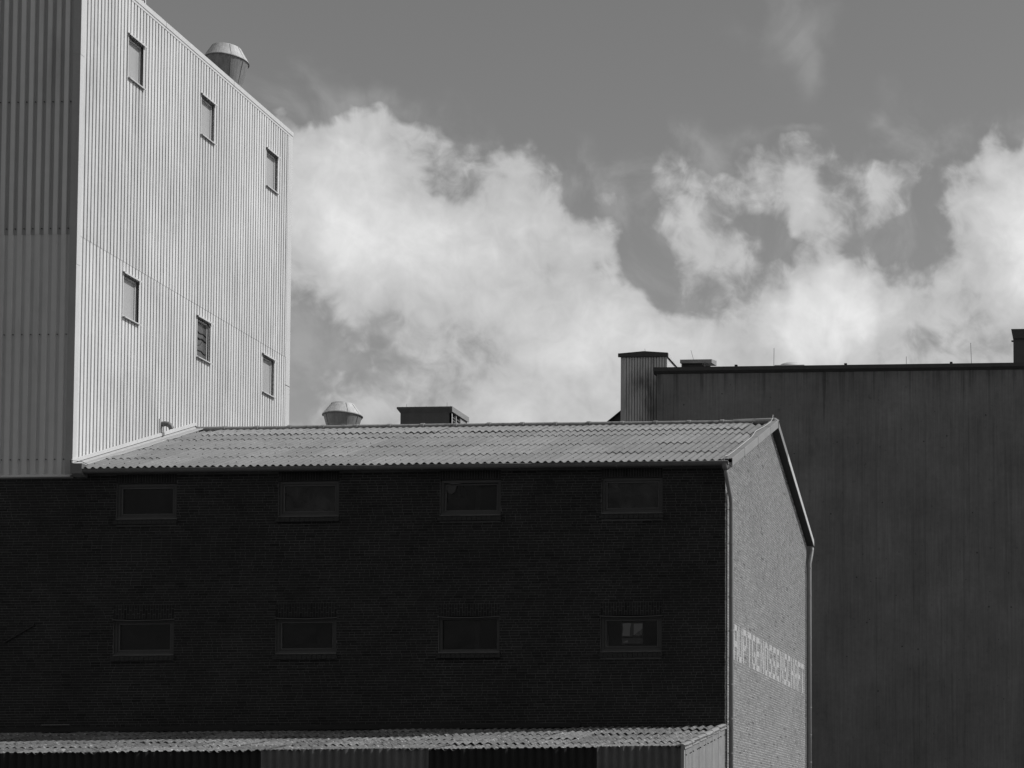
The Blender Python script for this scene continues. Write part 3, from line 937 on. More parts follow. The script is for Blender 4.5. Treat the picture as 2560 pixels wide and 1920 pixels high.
part('wall_anchor', MB().tube([(-25.86, -0.02, 6.55), (-25.13, -0.02, 6.97)], 0.02, 6).mesh('wall_anchor', 'black_metal'), TW)

def trap(nr, p, c, s, d):
    pts = []
    for k in range(nr):
        b = k * p
        pts += [(b, 0), (b + c, 0), (b + c + s, d), (b + p - s, d)]
    pts.append((nr * p, 0))
    return pts
def sheet(pts, z0f, z1, holes, fn, lift=0.0, valley_shade=1.0, flank_shade=1.0):
    mb = MB()
    mb.tn = []
    for (ta, da), (tb, db) in zip(pts[:-1], pts[1:]):
        iv = [(None, z1)]
        tm = (ta + tb) / 2
        zz = [(z0f(ta), z0f(tb), z1, z1)]
        for h in holes:
            if h[0] < tm < h[1]:
                nz_ = []
                for a0, a1, b0, b1 in zz:
                    if h[2] > a0 and h[3] < b0: nz_ += [(a0, a1, h[2], h[2]), (h[3], h[3], b0, b1)]
                    elif h[3] <= a0 or h[2] >= b0: nz_.append((a0, a1, b0, b1))
                    elif h[2] <= a0: nz_.append((h[3], h[3], b0, b1))
                    else: nz_.append((a0, a1, h[2], h[2]))
                zz = nz_
        for a0, a1, b0, b1 in zz:
            mb.quad(fn(ta, da - lift, a0), fn(tb, db - lift, a1), fn(tb, db - lift, b1), fn(ta, da - lift, b0))
            mb.tn.append(1.0 if da + db < 1e-6 else (valley_shade if abs(da - db) < 1e-6 else valley_shade * flank_shade))  # shade of the rib recesses put into the face tone
    return mb
TWIN = [(2.00, 20.90), (5.575, 20.90), (9.30, 20.89), (1.965, 14.87), (5.545, 14.85), (9.245, 14.85)]
TWW, TWH = 0.70, 1.045
th = [(y, y + TWW, z, z + TWH) for y, z in TWIN]
SEAM = 16.22
side_fn = lambda t, d, z: (XT - d, t, z)
PS = 0.1439
y = 0.085
while y < TD - 0.27:
    nr = min(5, int(math.ceil((TD - 0.25 - y) / PS)))
    if nr < 1: break
    pts = [(y + a, b) for a, b in trap(nr, PS, 0.094, 0.003, 0.028)]
    part('cladding_sheet', (lambda q: q.mesh('cladding_sheet', 'white_sheet', tone=q.tn))(sheet(pts, lambda t: (zr(t) + 0.14), SEAM + 0.02, th, side_fn, valley_shade=0.9, flank_shade=0.85)), TW)
    part('cladding_sheet', (lambda q: q.mesh('cladding_sheet', 'white_sheet', tone=q.tn))(sheet(pts, lambda t: SEAM, ZT - 0.06, th, side_fn, 0.007, valley_shade=0.9, flank_shade=0.85)), TW)
    y += nr * PS
PF = 0.2103
front_fn = lambda t, d, z: (t, YF + d, z)
x = XT - 0.125
while x > XL:
    pts = [(x - 5 * PF + a - 0.03, b) for a, b in trap(5, PF, 0.105, 0.018, 0.034)]
    part('cladding_sheet', (lambda q: q.mesh('cladding_sheet', 'weathered_sheet', tone=q.tn))(sheet(pts, lambda t: 10.50, SEAM + 0.02, [], front_fn, valley_shade=0.93)), TW)
    part('cladding_sheet', (lambda q: q.mesh('cladding_sheet', 'weathered_sheet', tone=q.tn))(sheet(pts, lambda t: SEAM, ZT - 0.06, [], front_fn, 0.007, valley_shade=0.6)), TW)
    x -= 5 * PF
scr = MB()
for z in (10.86, 13.83, 16.36, 19.41, 22.3):
    for k in range(30):
        xx = XT - 0.205 - k * PF
        if z > 16.3: xx -= 0.0
        scr.tube([(xx, YF - 0.012, z), (xx, YF + 0.01, z)], 0.013, 6)
part('cladding_screws', scr.mesh('cladding_screws', 'black_metal'), TW, kind='stuff')
scr = MB(); y = 0.085 + 0.12
while y < TD - 0.3:
    for z in (SEAM + 0.09, ZT - 0.22, 18.6, 13.9):
        if not any(h[0] - .05 < y < h[1] + .05 and h[2] - .05 < z < h[3] + .05 for h in th) and z > zr(y) + 0.3:
            scr.tube([(XT - 0.05, y, z), (XT - 0.018, y, z)], 0.011, 6)
    y += PS
part('cladding_screws', scr.mesh('cladding_screws', 'zinc'), TW, kind='stuff')
# corner trims, roof edge trims, base flashing
for a, b, k in ((10.48, 15.52, 0), (15.50, 20.56, 1), (20.54, ZT, 2)):
    mb = MB(); e = 0.006 * k
    mb.prism([(XT - 0.155, YF - 0.012 - e), (XT + 0.014 + e, YF - 0.012 - e), (XT + 0.014 + e, 0.085), (XT + 0.004, 0.085), (XT + 0.004, YF - 0.004), (XT - 0.155, YF - 0.004)],
             lambda u, v, w: (u, v, w), a, b)
    part('corner_trim', mb.mesh('corner_trim', 'white_trim'), TW)
    # the front leg of the corner is greyer than the side leg
    mb = MB(); mb.box(XT - 0.158, XT + 0.011 + e, YF - 0.016 - e, YF - 0.0125 - e, a + 0.004, b - 0.004)
    part('corner_trim', mb.mesh('corner_trim', 'grey_trim'), TW)
for a, b in ((9.0, 15.4), (15.38, ZT)):
    mb = MB(); mb.box(XT - 0.06, XT + 0.014, TD - 0.27, TD, a, b)
    part('corner_trim', mb.mesh('corner_trim', 'white_trim'), TW)
for a, b in ((-0.07, 3.7), (3.69, 7.3), (7.29, TD + 0.01)):
    mb = MB(); mb.box(XT - 0.3, XT + 0.03, a, b, ZT - 0.05, ZT + 0.08); mb.box(XT - 0.3, XT + 0.016, a, b, ZT - 0.12, ZT - 0.056)
    part('roof_trim', mb.mesh('roof_trim', 'white_trim'), TW)
mb = MB(); mb.box(XL, XT + 0.03, YF - 0.02, 0.3, ZT - 0.12, ZT + 0.08)
part('roof_trim', mb.mesh('roof_trim', 'grey_trim'), TW)
mb = MB(); mb.quad((XL, 0, ZT + 0.02), (XT, 0, ZT + 0.02), (XT, TD, ZT + 0.02), (XL, TD, ZT + 0.02)).mesh
part('roof', MB().box(XL, XT - 0.31, 0.31, TD - 0.02, ZT - 0.04, ZT + 0.03).mesh('roof', 'verge_cement'), TW)
mb = MB(); mb.prism([(0.01, 10.52), (YF - 0.01, 10.50), (YF - 0.045, 10.46), (YF - 0.045, 10.435), (0.01, 10.455)], lambda u, v, w: (w, u, v), XL, XT - 0.02)
part('base_flashing', mb.mesh('base_flashing', 'pale_zinc'), TW)
mb = MB(); mb.box(XL, XT, YF + 0.041, 0.012, 10.42, 10.6)
part('base_closer', mb.mesh('base_closer', 'grey_trim'), TW)
# windows of the tower
rv = MB()
mat('shaded_reveal', 0.15, 0.7, 0.2, 3.0)  # jamb shade put into the colour of the white reveals
mb = MB()
f = 0.035
for a, b, c, d in ((-f, TWW + f, -f, 0), (-f, 0, 0, TWH), (TWW, TWW + f, 0, TWH)):
    mb.box(-0.03, 0.010, a, b, c, d)
for q in (((0, 0), (0, TWH)), ((TWW, TWH), (TWW, 0)), ((0, TWH), (TWW, TWH)), ((TWW, 0), (0, 0))):
    (a0, b0), (a1, b1) = q
    rv.quad((0.0, a0, b0), (0.0, a1, b1), (-0.145, a1, b1), (-0.145, a0, b0))
ME_TW = mb.mesh('window', 'white_trim'); ME_RV = rv.mesh('reveal', 'shaded_reveal')
mb = MB()
for a, b, c, d in ((0.003, 0.05, 0.003, TWH - .003), (TWW - 0.05, TWW - .003, 0.003, TWH - .003), (0.05, TWW - 0.05, 0.003, 0.06), (0.05, TWW - 0.05, TWH - 0.05, TWH - .003)):
    mb.box(-0.125, -0.07, a, b, c, d)
ME_TSASH = mb.mesh('sash', 'white_trim')
PQ = MB().quad((-0.095, 0.05, 0.06), (-0.095, TWW - 0.05, 0.06), (-0.095, TWW - 0.05, TWH - 0.05), (-0.095, 0.05, TWH - 0.05))
ME_TP = PQ.mesh('pane', 'frosted_pane'); ME_TPW = PQ.mesh('pane', 'wavy_pane')
mb = MB(); mb.prism([(-0.02, 0.07), (0.07, 0.045), (0.07, 0.005), (0.06, 0.005), (0.06, 0.035), (-0.02, 0.055)], lambda u, v, w: (u, w, TWH + v), -0.05, TWW + 0.05)
ME_TH = mb.mesh('head_flashing', 'white_trim')
mb = MB(); mb.prism([(-0.10, 0.01), (0.075, -0.02), (0.075, -0.045), (0.065, -0.045), (0.065, -0.035), (-0.10, -0.01)], lambda u, v, w: (u, w, v), -0.02, TWW + 0.02)
ME_TS = mb.mesh('window_sill', 'white_trim')
for k, (yy, zz) in enumerate(TWIN):
    w = part('window', ME_TW, TW, (XT, yy, zz), label='window whose dark pane mirrors the sky' if k == 4 else None)
    part('reveal', ME_RV, w, (XT, yy, zz)); part('sash', ME_TSASH, w, (XT, yy, zz)); part('pane', ME_TPW if k == 4 else ME_TP, w, (XT, yy, zz))
    
    if k == 4:
        mb = MB()
        for q, (za, zb_) in enumerate(((0.72, 0.70), (0.56, 0.55), (0.24, 0.20))):
            mb.tube([(-0.088, 0.06 + t * 0.115, za + (zb_ - za) * t / 5 + 0.022 * math.sin(t * 2.1 + q)) for t in range(6)], 0.016 if q != 1 else 0.024, 5)
        mb.tube([(-0.088, 0.12, 0.30), (-0.088, 0.35, 0.40), (-0.088, 0.52, 0.56)], 0.008, 5)
        part('reflection_bands', mb.mesh('reflection_bands', 'black_metal'), w, (XT, yy, zz))  # dark wavy bands shaped to imitate a reflection in the pane
    part('head_flashing', ME_TH, w, (XT, yy, zz)); part('window_sill', ME_TS, w, (XT, yy, zz))
# outlet pipe low on the sunlit side
mb = MB(); mb.tube([(XT - 0.05, 3.84, 12.60), (XT + 0.10, 3.85, 12.62), (XT + 0.17, 3.86, 12.61), (XT + 0.215, 3.88, 12.57), (XT + 0.235, 3.90, 12.50)], 0.066, 14, caps=False)
mb.tube([(XT + 0.16, 3.86, 12.61), (XT + 0.17, 3.86, 12.605)], 0.074, 14)
part('outlet_pipe', mb.mesh('outlet_pipe', 'zinc', smooth=True), TW)
mb = MB(); mb.box(XT, XT + 0.02, 3.72, 3.80, 12.30, 12.72)
part('pipe_backplate', mb.mesh('pipe_backplate', 'grey_trim'), TW)

# ------------------------------------------------------------------ things on the two roofs
def lathe_vent(name, label, cx, cy, zb, zm, zt, rb, rm, rtop, zbase, group):
    t = thing(name, label, 'roof vent', (cx, cy, zbase), group)
    part('vent_base', MB().lathe([(rb * 0.92, zbase), (rb, zb), (rm, zm)], cx, cy, 48).mesh('vent_base', 'galvanised_shaded', smooth=False), t)
    h = MB().lathe([(rm + 0.012, zm - 0.015), (rm + 0.012, zm + 0.01), (rtop, zt), (rtop * 0.97, zt + 0.02), (rtop * 0.9, zt - 0.03)], cx, cy, 48)
    part('vent_hood', h.mesh('vent_hood', 'galvanised', smooth=False), t)
    ring = MB()
    ring.lathe([(rm + 0.002, zm - 0.03), (rm + 0.022, zm - 0.028), (rm + 0.022, zm - 0.012), (rm + 0.002, zm - 0.010)], cx, cy, 48)
    part('vent_ring', ring.mesh('vent_ring', 'zinc'), t)
    sm = MB()
    for a in (-2.2, -0.9, -0.25):
        ca, sa = math.cos(a), math.sin(a)
        sm.tube([(cx + ca * rb * 0.95, cy + sa * rb * 0.95, zbase + 0.15), (cx + ca * (rb + 0.004), cy + sa * (rb + 0.004), zb), (cx + ca * (rm + 0.003), cy + sa * (rm + 0.003), zm - 0.02)], 0.007, 5)
        sm.tube([(cx + ca * (rm + 0.01), cy + sa * (rm + 0.01), zm + 0.01), (cx + ca * (rtop + 0.003), cy + sa * (rtop + 0.003), zt)], 0.007, 5)
    for a in range(18):
        ca, sa = math.cos(a / 18 * 6.283), math.sin(a / 18 * 6.283)
        sm.tube([(cx + ca * rm, cy + sa * rm, zm - 0.05), (cx + ca * (rm + 0.012), cy + sa * (rm + 0.012), zm - 0.05)], 0.008, 5)
    part('vent_seams', sm.mesh('vent_seams', 'zinc'), t, kind='stuff')
    return t
lathe_vent('roof_ventilator', 'large round double cone metal ventilator on the roof edge of the clad tower', -25.36, 9.0, 23.66, 24.42, 24.78, 0.40, 0.585, 0.40, ZT + 0.02, 'round metal roof ventilators')
lathe_vent('roof_ventilator', 'small round double cone metal ventilator just behind the warehouse ridge', -20.99, 7.0, 13.25, 13.56, 13.85, 0.415, 0.50, 0.305, zr(7.0) - 0.1, 'round metal roof ventilators')

PB = thing('roof_housing', 'white painted housing at the top edge of the tower roof', 'roof housing', (-26.0, 4.6, ZT))
mb = MB(); mb.box(-26.6, -25.53, 4.25, 5.0, ZT + 0.02, 25.6)
part('housing_body', mb.mesh('housing_body', 'white_trim'), PB)
part('housing_lid', MB().box(-26.65, -25.48, 4.2, 5.05, 25.6, 25.7).mesh('housing_lid', 'white_trim'), PB)
part('housing_handle', MB().tube([(-25.52, 4.8, 24.22), (-25.46, 4.8, 24.20), (-25.46, 4.8, 24.08), (-25.52, 4.8, 24.06)], 0.015, 6).mesh('housing_handle', 'black_metal'), PB)

VB = thing('louvred_vent_box', 'dark flat topped ventilation box with side louvres behind the warehouse ridge', 'ventilation box', (-18.77, 7.8, zr(7.8)))
x0, x1, ya, yb = -19.476, -18.06, 7.2, 8.39
mb = MB(); zb = zr(8.5) - 0.2
mb.quad((x0, ya, zb), (x1, ya, zb), (x1, ya, 13.64), (x0, ya, 13.64)); mb.quad((x0, yb, zb), (x0, ya, zb), (x0, ya, 13.64), (x0, yb, 13.64)); mb.quad((x1, yb, zb), (x0, yb, zb), (x0, yb, 13.64), (x1, yb, 13.64))
part('box_wall', mb.mesh('box_wall', 'dark_render'), VB)
mb = MB(); mb.quad((x1, ya + 0.74, zb), (x1, yb, zb), (x1, yb, 13.64), (x1, ya + 0.74, 13.64)); mb.quad((x1 - 0.2, ya, zb), (x1 - 0.2, yb, zb), (x1 - 0.2, yb, 13.64), (x1 - 0.2, ya, 13.64))
part('side_wall', mb.mesh('side_wall', 'side_render'), VB)
for yy, w in ((ya, 0.07), (ya + 0.33, 0.05), (ya + 0.66, 0.08)):
    part('louvre_post', MB().box(x1 - 0.06, x1 + 0.004, yy, yy + w, zb, 13.638).mesh('louvre_post', 'side_render'), VB)
for col, (la, lb) in enumerate(((ya + 0.07, ya + 0.33), (ya + 0.38, ya + 0.66))):
    for k in range(8):
        z = 12.95 + k * 0.082 + col * 0.01
        mb = MB(); mb.prism([(x1 - 0.075, z + 0.058), (x1 - 0.005, z), (x1 - 0.001, z + 0.008), (x1 - 0.07, z + 0.066)], lambda u, v, w: (u, w, v), la + 0.002, lb - 0.002)
        part('louvre_slat', mb.mesh('louvre_slat', 'verge_cement'), VB)
mb = MB()
c0 = [(x0, ya, 13.64), (x1, ya, 13.64), (x1, yb, 13.64), (x0, yb, 13.64)]
o1 = 0.075
c1 = [(x0 - o1, ya - o1, 13.755), (x1 + 0.03, ya - o1, 13.755), (x1 + 0.03, yb + 0.03, 13.755), (x0 - o1, yb + 0.03, 13.755)]
c2 = [(a, b, 13.80) for a, b, _ in c1]
for A, Bq in ((c0, c1), (c1, c2)):
    for k in range(4):
        mb.quad(A[k], A[(k + 1) % 4], Bq[(k + 1) % 4], Bq[k])
mb.poly(c2)
part('box_cap', mb.mesh('box_cap', 'dark_render'), VB)
mb = MB(); mb.box(x1 + 0.032, x1 + 0.045, ya - o1, yb + 0.03, 13.655, 13.80)
part('cap_edge', mb.mesh('cap_edge', 'verge_cement'), VB)
mb = MB()
for k, (dx, h) in enumerate(((0.05, 0.03), (0.16, 0.10), (0.40, 0.03), (0.70, 0.04), (1.08, 0.03), (1.28, 0.13), (1.37, 0.04))):
    mb.tube([(x0 + dx, ya + 0.02, 13.8), (x0 + dx, ya + 0.02, 13.8 + h)], 0.004, 4)
part('spike', mb.mesh('spike', 'thin_rod'), VB, kind='stuff')

# ------------------------------------------------------------------ LEAN-TO SHED in front of the warehouse
SH = thing('lean_to_shed', 'low lean-to shed with mossy corrugated roof against the warehouse front wall', 'shed', (-19.0, -2.0, 0))
SS = 0.1755
YE = -3.99
def zs(y): return 3.725 + SS * (y + 3.944)
SA_ = math.atan(SS)
srow = [YE, -3.17, -2.34, -1.52, -0.70]
SHEETS = []
for v in range(3):
    b = corrugated(5, 0.98, 0.0265, 0.008, 0.1)
    r3 = random.Random(40 + v); n = len(b.v) // 4
    for q in range(len(b.v)):                       # slightly warped, broken edges
        xx, yy, zz = b.v[q]
        if yy < 0.01: b.v[q] = (xx, yy + 0.02 * math.sin(xx * 7 + v) + 0.012 * math.sin(xx * 31 + 2 * v), zz)
    SHEETS.append(b.mesh('roof_sheet', 'mossy_fibre_cement', smooth=True))
r4 = random.Random(77)
for ri, yy in enumerate(srow):
    for c in range(0, 26):
        x = XG + 0.035 - (c + 1) * 5 * WAVE + 0.0
        if x < -31.5: break
        part('roof_sheet', r4.choice(SHEETS), SH, (x + r4.uniform(-.01, .01), yy + r4.uniform(-.03, .03), zs(yy) + 0.028 + r4.uniform(-.006, .014)),
             rot=(SA_ - 0.020 + r4.uniform(-.010, .008), r4.uniform(-.010, .010), r4.uniform(-.03, .03)))
# verge covers along the right end
for k in range(6):
    a = YE - 0.03 + k * 0.67; b = a + 0.71
    mb = MB(); m = 8
    prof = [(XG - 0.05 + 0.0885 * math.cos(math.pi * q / m), 0.028 + 0.052 * math.sin(math.pi * q / m)) for q in range(m + 1)]
    prof += [(XG + 0.0385, -0.03), (XG + 0.030, -0.03), (XG + 0.030, 0.012), (XG - 0.13, 0.012)]
    up = 0.012 * (k % 2) * 0 + 0.0
    mb.prism(prof, lambda u, v, w, a=a: (u, w, zs(w) + v + 0.014 * (1 - (w - a) / 0.71)), a, b)
    part('verge_cover', mb.mesh('verge_cover', 'end_board'), SH)
# front wall of vertical corrugated sheets, dark and grey by turns
def wall_corr(nw, z0, z1, amp, mname, nm='wall_sheet', ns=8):
    mb = MB()
    n = nw * ns + 1
    for z in (z0, z1):
        for k in range(n):
            mb.v.append((k * WAVE / ns, -amp * math.cos(2 * math.pi * k / ns), z))
    for k in range(n - 1):
        mb.f.append((k, k + 1, n + k + 1, n + k))
    return mb.mesh(nm, mname, smooth=True)
YW = YE + 0.004
ztop = zs(YE) + 0.055
WD = wall_corr(5, 0.0, ztop - 0.022, 0.0265, 'dark_board'); WG = wall_corr(5, 0.0, ztop - 0.0, 0.0265, 'grey_board')
for c in range(26):
    x = XG + 0.035 - 0.085 - (c + 1) * 5 * WAVE
    if x < -31.5: break
    xm = x + 2.5 * WAVE
    dark = not (-10.75 < xm or -17.7 < xm < -14.25)
    part('wall_sheet', WD if dark else WG, SH, (x, YW + (0.012 if dark else 0) + 0.001 * (c % 2), 0), label='dark replacement wall sheet' if dark else None)
mb = MB(); mb.box(XG - 0.055, XG + 0.012, YW - 0.035, YW + 0.045, 0, ztop + 0.02)
part('corner_post', mb.mesh('corner_post', 'end_board'), SH)
# right end wall
EW = 0.128
def end_wall(y0, nw, mname):
    mb = MB(); ns = 6; n = nw * ns + 1
    for top in (0, 1):
        for k in range(n):
            yy = y0 + k * EW / ns
            mb.v.append((XG - 0.010 + 0.026 * math.cos(2 * math.pi * k / ns), yy, 0 if top == 0 else zs(yy) + 0.0))
    for k in range(n - 1):
        mb.f.append((k, k + 1, n + k + 1, n + k))
    return mb.mesh('wall_sheet', mname, smooth=True)
yy = YW + 0.05
while yy < -0.15:
    nw = min(5, int((-0.02 - yy) / EW))
    if nw < 1: break
    part('wall_sheet', end_wall(yy, nw, 'end_board'), SH); yy += nw * EW
sc2 = MB(); r5 = random.Random(9)
for k in range(12):
    y5 = -3.86 + k * 0.335 + r5.uniform(-.03, .03)
    for dz, dy in ((-0.16, 0), (-0.155, 0.11 if k % 2 else 0.0)):
        sc2.tube([(XG + 0.005, y5 + dy, zs(y5 + dy) + dz), (XG + 0.033, y5 + dy, zs(y5 + dy) + dz)], 0.011, 6)
part('wall_screws', sc2.mesh('wall_screws', 'black_metal'), SH, kind='stuff')
mb = MB(); mb.box(-31.5, XG - 0.06, YW + 0.06, YW + 0.1, 0, ztop - 0.1); mb.quad((-31.5, YW + .1, zs(YW + .1) - 0.06), (XG - .05, YW + .1, zs(YW + .1) - 0.06), (XG - .05, 0.0, zs(0) - 0.06), (-31.5, 0.0, zs(0) - 0.06))
part('shed_lining', mb.mesh('shed_lining', 'dark_board'), SH)
mb = MB(); prev = None
for k in range(43):
    x = -31.0 + k * 0.445; j = r5.uniform(-0.02, 0.02)
    cur = [(x, -0.002, zs(0) + 0.16 + j), (x, -0.02, zs(0) + 0.10), (x, -0.14 + j, zs(-0.14) + 0.05)]
    if prev:
        for q in range(2): mb.quad(prev[q], prev[q + 1], cur[q + 1], cur[q])
    prev = cur
part('wall_flashing', mb.mesh('wall_flashing', 'dark_board'), SH)
part('loose_batten', MB().box(-24.9, -24.25, -0.06, -0.03, zs(0) + 0.20, zs(0) + 0.209).mesh('loose_batten', 'grey_trim'), SH)

# ------------------------------------------------------------------ CONCRETE SILO BLOCK far right
CB = thing('concrete_silo_block', 'tall windowless dark concrete block behind the warehouse on the right', 'silo building', (-2.0, 36.0, 0))
BX0, BX1, BY0, BY1, BZ = -17.20, 14.0, 26.0, 48.0, 19.74
mb = MB(); mb.box(BX0, BX1, BY0, BY1, 0, BZ)
part('wall', mb.mesh('wall', 'concrete'), CB)
mb = MB(); rr = random.Random(2)
x = BX0 + 0.25
while x < BX1 - 0.3:                                  # board joints left proud by the formwork
    h = rr.uniform(0.006, 0.014)
    mb.box(x, x + h, BY0 - rr.uniform(.004, .009), BY0 + 0.01, rr.choice((0.0, 6.0, 11.0)), BZ - rr.uniform(0.2, 2.5))
    x += rr.uniform(0.18, 0.75)
part('formwork_ridges', mb.mesh('formwork_ridges', 'concrete'), CB, kind='stuff')
mb = MB()
for _ in range(90):
    x, z = rr.uniform(-16.5, 3), rr.uniform(5, 19.3)
    mb.tube([(x, BY0 - 0.004, z), (x, BY0 + 0.01, z)], rr.uniform(0.015, 0.035), 8)
part('tie_hole_discs', mb.mesh('tie_hole_discs', 'dark_coping'), CB, kind='stuff')  # dark discs that paint the shade inside the tie holes
mb = MB()
mb.prism([(BY0 - 0.02, BZ - 0.06), (BY0 - 0.13, BZ + 0.03), (BY0 - 0.13, BZ + 0.17), (BY0 + 0.3, BZ + 0.20), (BY0 + 0.3, BZ - 0.06)], lambda u, v, w: (w, u, v), BX0 - 0.11, BX1 + 0.1)
part('coping', mb.mesh('coping', 'dark_coping'), CB)
mb = MB(); mb.box(BX0 - 0.11, BX0 + 0.3, BY0 + 0.31, BY1 + 0.1, BZ + 0.002, BZ + 0.16); mb.box(BX0 + 0.31, BX1, BY0 + 0.31, BY1, BZ + 0.002, BZ + 0.05)
part('roof_edge', mb.mesh('roof_edge', 'dark_coping'), CB)
ZB = BZ + 0.2
for x in (-14.18, -10.0, -5.98):
    part('coping_clamp', MB().box(x - 0.05, x + 0.05, BY0 + 0.0, BY0 + 0.1, ZB - 0.02, ZB + 0.07).mesh('coping_clamp', 'black_metal'), CB)
for x, h, lx in ((-13.1, 0.92, 0.02), (-7.9, 0.52, 0.0), (-5.33, 1.02, -0.05)):
    part('lightning_rod', MB().tube([(x, 27.9, BZ), (x + lx, 27.9, ZB + 0.30 + h)], 0.009, 5).mesh('lightning_rod', 'thin_rod'), CB)
mb = MB(); mb.box(-13.35, -12.15, 29.4, 30.6, BZ, 20.90); 
part('skylight_curb', mb.mesh('skylight_curb', 'white_trim'), CB)
dm = MB().lathe([(0.56, 20.90), (0.55, 20.94), (0.46, 21.03), (0.32, 21.09), (0.14, 21.12), (0.02, 21.125)], -12.75, 30.0, 24)
part('skylight_dome', dm.mesh('skylight_dome', 'acrylic', smooth=True), CB)
PH = part('stair_head', MB().box(-3.72, 2.0, 28.0, 33.0, BZ + 0.03, 21.75).mesh('stair_head', 'dark_render'), CB)
mb = MB()
mb.prism([(-3.72, 21.42), (-3.80, 21.80), (2.1, 21.80), (2.0, 21.42)], lambda u, v, w: (u, w, v), 27.93, 33.1)
part('stair_head_cap', mb.mesh('stair_head_cap', 'dark_coping'), PH)
part('spout', MB().box(-3.80, -3.70, 28.1, 28.2, 21.36, 21.40).mesh('spout', 'black_metal'), PH)

FU = thing('rooftop_fan_unit', 'rooftop fan unit with a broad sloping grey hood on the concrete block', 'fan unit', (-16.7, 30.5, BZ + 0.05))
mb = MB()
for c in ((-17.28, 30.0), (-16.0, 30.0)):
    pass
mb.prism([(30.0, 21.19), (30.0, 21.335), (30.9, 21.51), (30.9, 21.30)], lambda u, v, w: (w, u, v), -17.283, -16.0)
part('hood', mb.mesh('hood', 'fan_hood'), FU)
mb = MB(); mb.box(-17.25, -16.42, 30.1, 30.9, BZ + 0.05, 21.20)
part('housing', mb.mesh('housing', 'black_metal'), FU)
mb = MB(); mb.tube([(-16.45, 30.3, 21.05), (-16.12, 30.3, 21.05)], 0.10, 14); mb.tube([(-16.2, 30.3, 20.98), (-16.1, 30.3, 20.98)], 0.055, 10)
part('motor', mb.mesh('motor', 'dark_render'), FU)
for x in (-17.2, -16.27):
    part('strut', MB().tube([(x, 29.98, BZ + 0.05), (x, 29.98, 21.25)], 0.012, 6).mesh('strut', 'zinc'), FU)
part('whip_rod', MB().tube([(-16.8, 30.3, 21.38), (-16.91, 30.3, 21.80)], 0.007, 5).mesh('whip_rod', 'thin_rod'), FU)

# small clad stair tower beside the block
ST = thing('clad_stair_tower', 'small ribbed metal clad tower with dark roof rising behind the concrete block', 'tower', (-18.0, 30.0, 0))
sx0, sx1, sy0, sy1, sz = -18.84, -17.07, 27.0, 33.0, 20.60
mb = MB(); mb.box(sx0 + 0.04, sx1 - 0.04, sy0 + 0.06, sy1, 0, sz)
part('tower_core', mb.mesh('tower_core', 'inner_plaster'), ST)
fn3 = lambda t, d, z: (t, sy0 + d, z)
np_ = 15; p3 = (sx1 - sx0 - 0.18) / np_
for c in range(3):
    pts = [(sx0 + 0.12 + c * 5 * p3 + a, b) for a, b in trap(5, p3, 0.07, 0.008, 0.03)]
    part('cladding_sheet', (lambda q: q.mesh('cladding_sheet', 'silo_sheet', tone=q.tn))(sheet(pts, lambda t: 12.0, 19.10, [], fn3, valley_shade=0.6)), ST)
    part('cladding_sheet', (lambda q: q.mesh('cladding_sheet', 'silo_sheet', tone=q.tn))(sheet(pts, lambda t: 19.07, sz + 0.03, [], fn3, 0.008, valley_shade=0.6)), ST)
for a, b in ((sx0 - 0.01, sx0 + 0.125), (sx1 - 0.075, sx1 + 0.01)):
    part('corner_trim', MB().box(a, b, sy0 - 0.014, sy0 + 0.06, 12.0, sz + 0.02).mesh('corner_trim', 'lead'), ST)
part('side_wall', MB().box(sx1 - 0.03, sx1 + 0.004, sy0 + 0.061, sy1, 12, sz).mesh('side_wall', 'white_trim'), ST)
xm = -17.93
mb = MB(); mb.prism([(sx0 - 0.10, sz + 0.02), (sx1 + 0.06, sz + 0.02), (sx1 + 0.06, sz + 0.165), (xm, sz + 0.235), (sx0 - 0.10, sz + 0.155)], lambda u, v, w: (u, w, v), sy0 - 0.09, sy0 - 0.02)
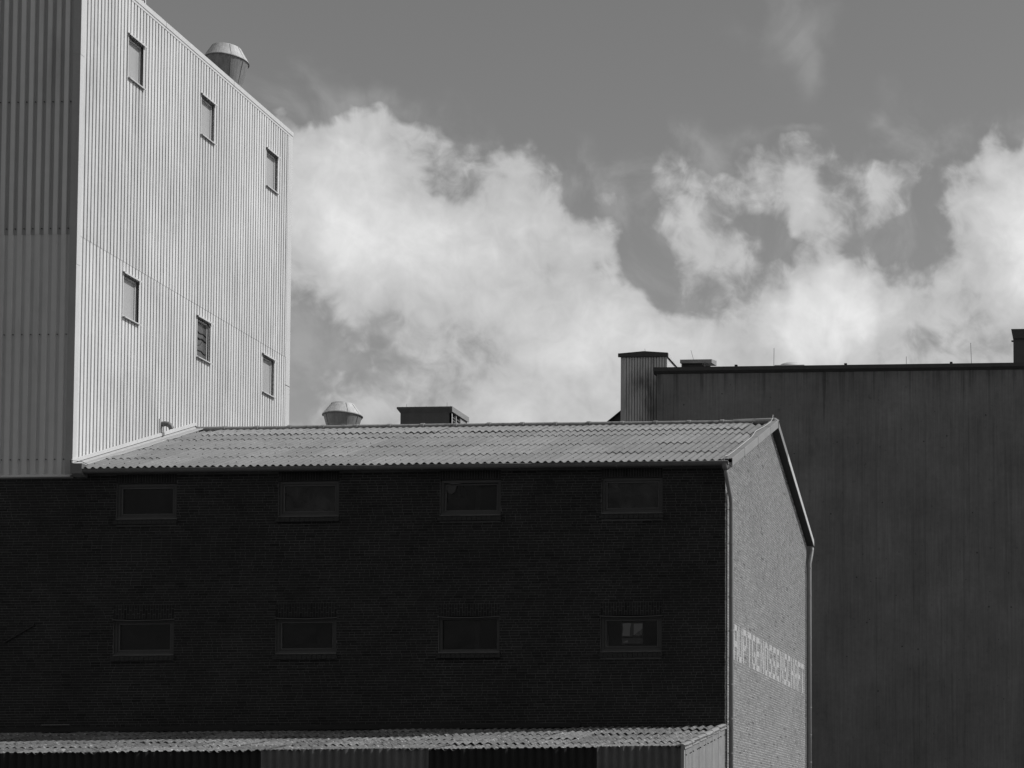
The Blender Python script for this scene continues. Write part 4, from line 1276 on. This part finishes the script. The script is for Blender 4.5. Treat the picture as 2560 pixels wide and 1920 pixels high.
part('fascia', mb.mesh('fascia', 'dark_coping'), ST)
mb = MB(); mb.prism([(sx0 - 0.10, sz + 0.10), (sx1 + 0.055, sz + 0.10), (sx1 + 0.055, sz + 0.155), (xm, sz + 0.225), (sx0 - 0.10, sz + 0.145)], lambda u, v, w: (u, w, v), sy0 - 0.018, sy1 + 0.1)
part('roof', mb.mesh('roof', 'dark_coping'), ST)
for a, b in ((sy0 - 0.02, 29.0), (29.01, sy1 + .1)):
    part('roof_trim', MB().box(sx1 + 0.057, sx1 + 0.07, a, b, sz + 0.01, sz + 0.15).mesh('roof_trim', 'white_trim'), ST)
part('whip_rod', MB().tube([(xm, 27.1, sz + 0.22), (xm - 0.02, 27.1, sz + 0.38)], 0.006, 5).mesh('whip_rod', 'thin_rod'), ST)

LT = thing('sloping_conveyor_housing', 'dark sloping roofed housing descending left of the small clad tower', 'conveyor housing', (-20.5, 29.5, 0))
mb = MB(); mb.prism([(-18.86, 19.29), (-22.5, 16.35), (-22.5, 14.0), (-18.86, 14.0)], lambda u, v, w: (u, w, v), 28.8, 30.4)
part('housing_body', mb.mesh('housing_body', 'dark_coping'), LT)
mb = MB(); mb.prism([(-18.86, 19.35), (-22.5, 16.41), (-22.5, 16.36), (-18.86, 19.30)], lambda u, v, w: (u, w, v), 28.7, 30.5)
part('housing_roof', mb.mesh('housing_roof', 'dark_coping'), LT)
for x in (-20.0, -22.2):
    part('support_leg', MB().box(x - 0.15, x + 0.15, 29.4, 29.7, 0, 14.0).mesh('support_leg', 'dark_coping'), LT)

# ------------------------------------------------------------------ added block, unseen behind the camera, to cut sky light on shaded walls
OW = thing('added_sky_block', 'long tall block added out of view behind the camera to cut the sky light', 'warehouse', (-10, -82, 0))
part('wall', MB().box(-85, 60, -95, -72, 0, 34).mesh('wall', 'side_render'), OW)  # body of the added sky block
part('roof', MB().prism([(-71.5, 33.9), (-95.5, 33.9), (-83.5, 38)], lambda u, v, w: (w, u, v), -85.4, 60.4).mesh('roof', 'ridge_cement'), OW)  # top of the added sky block
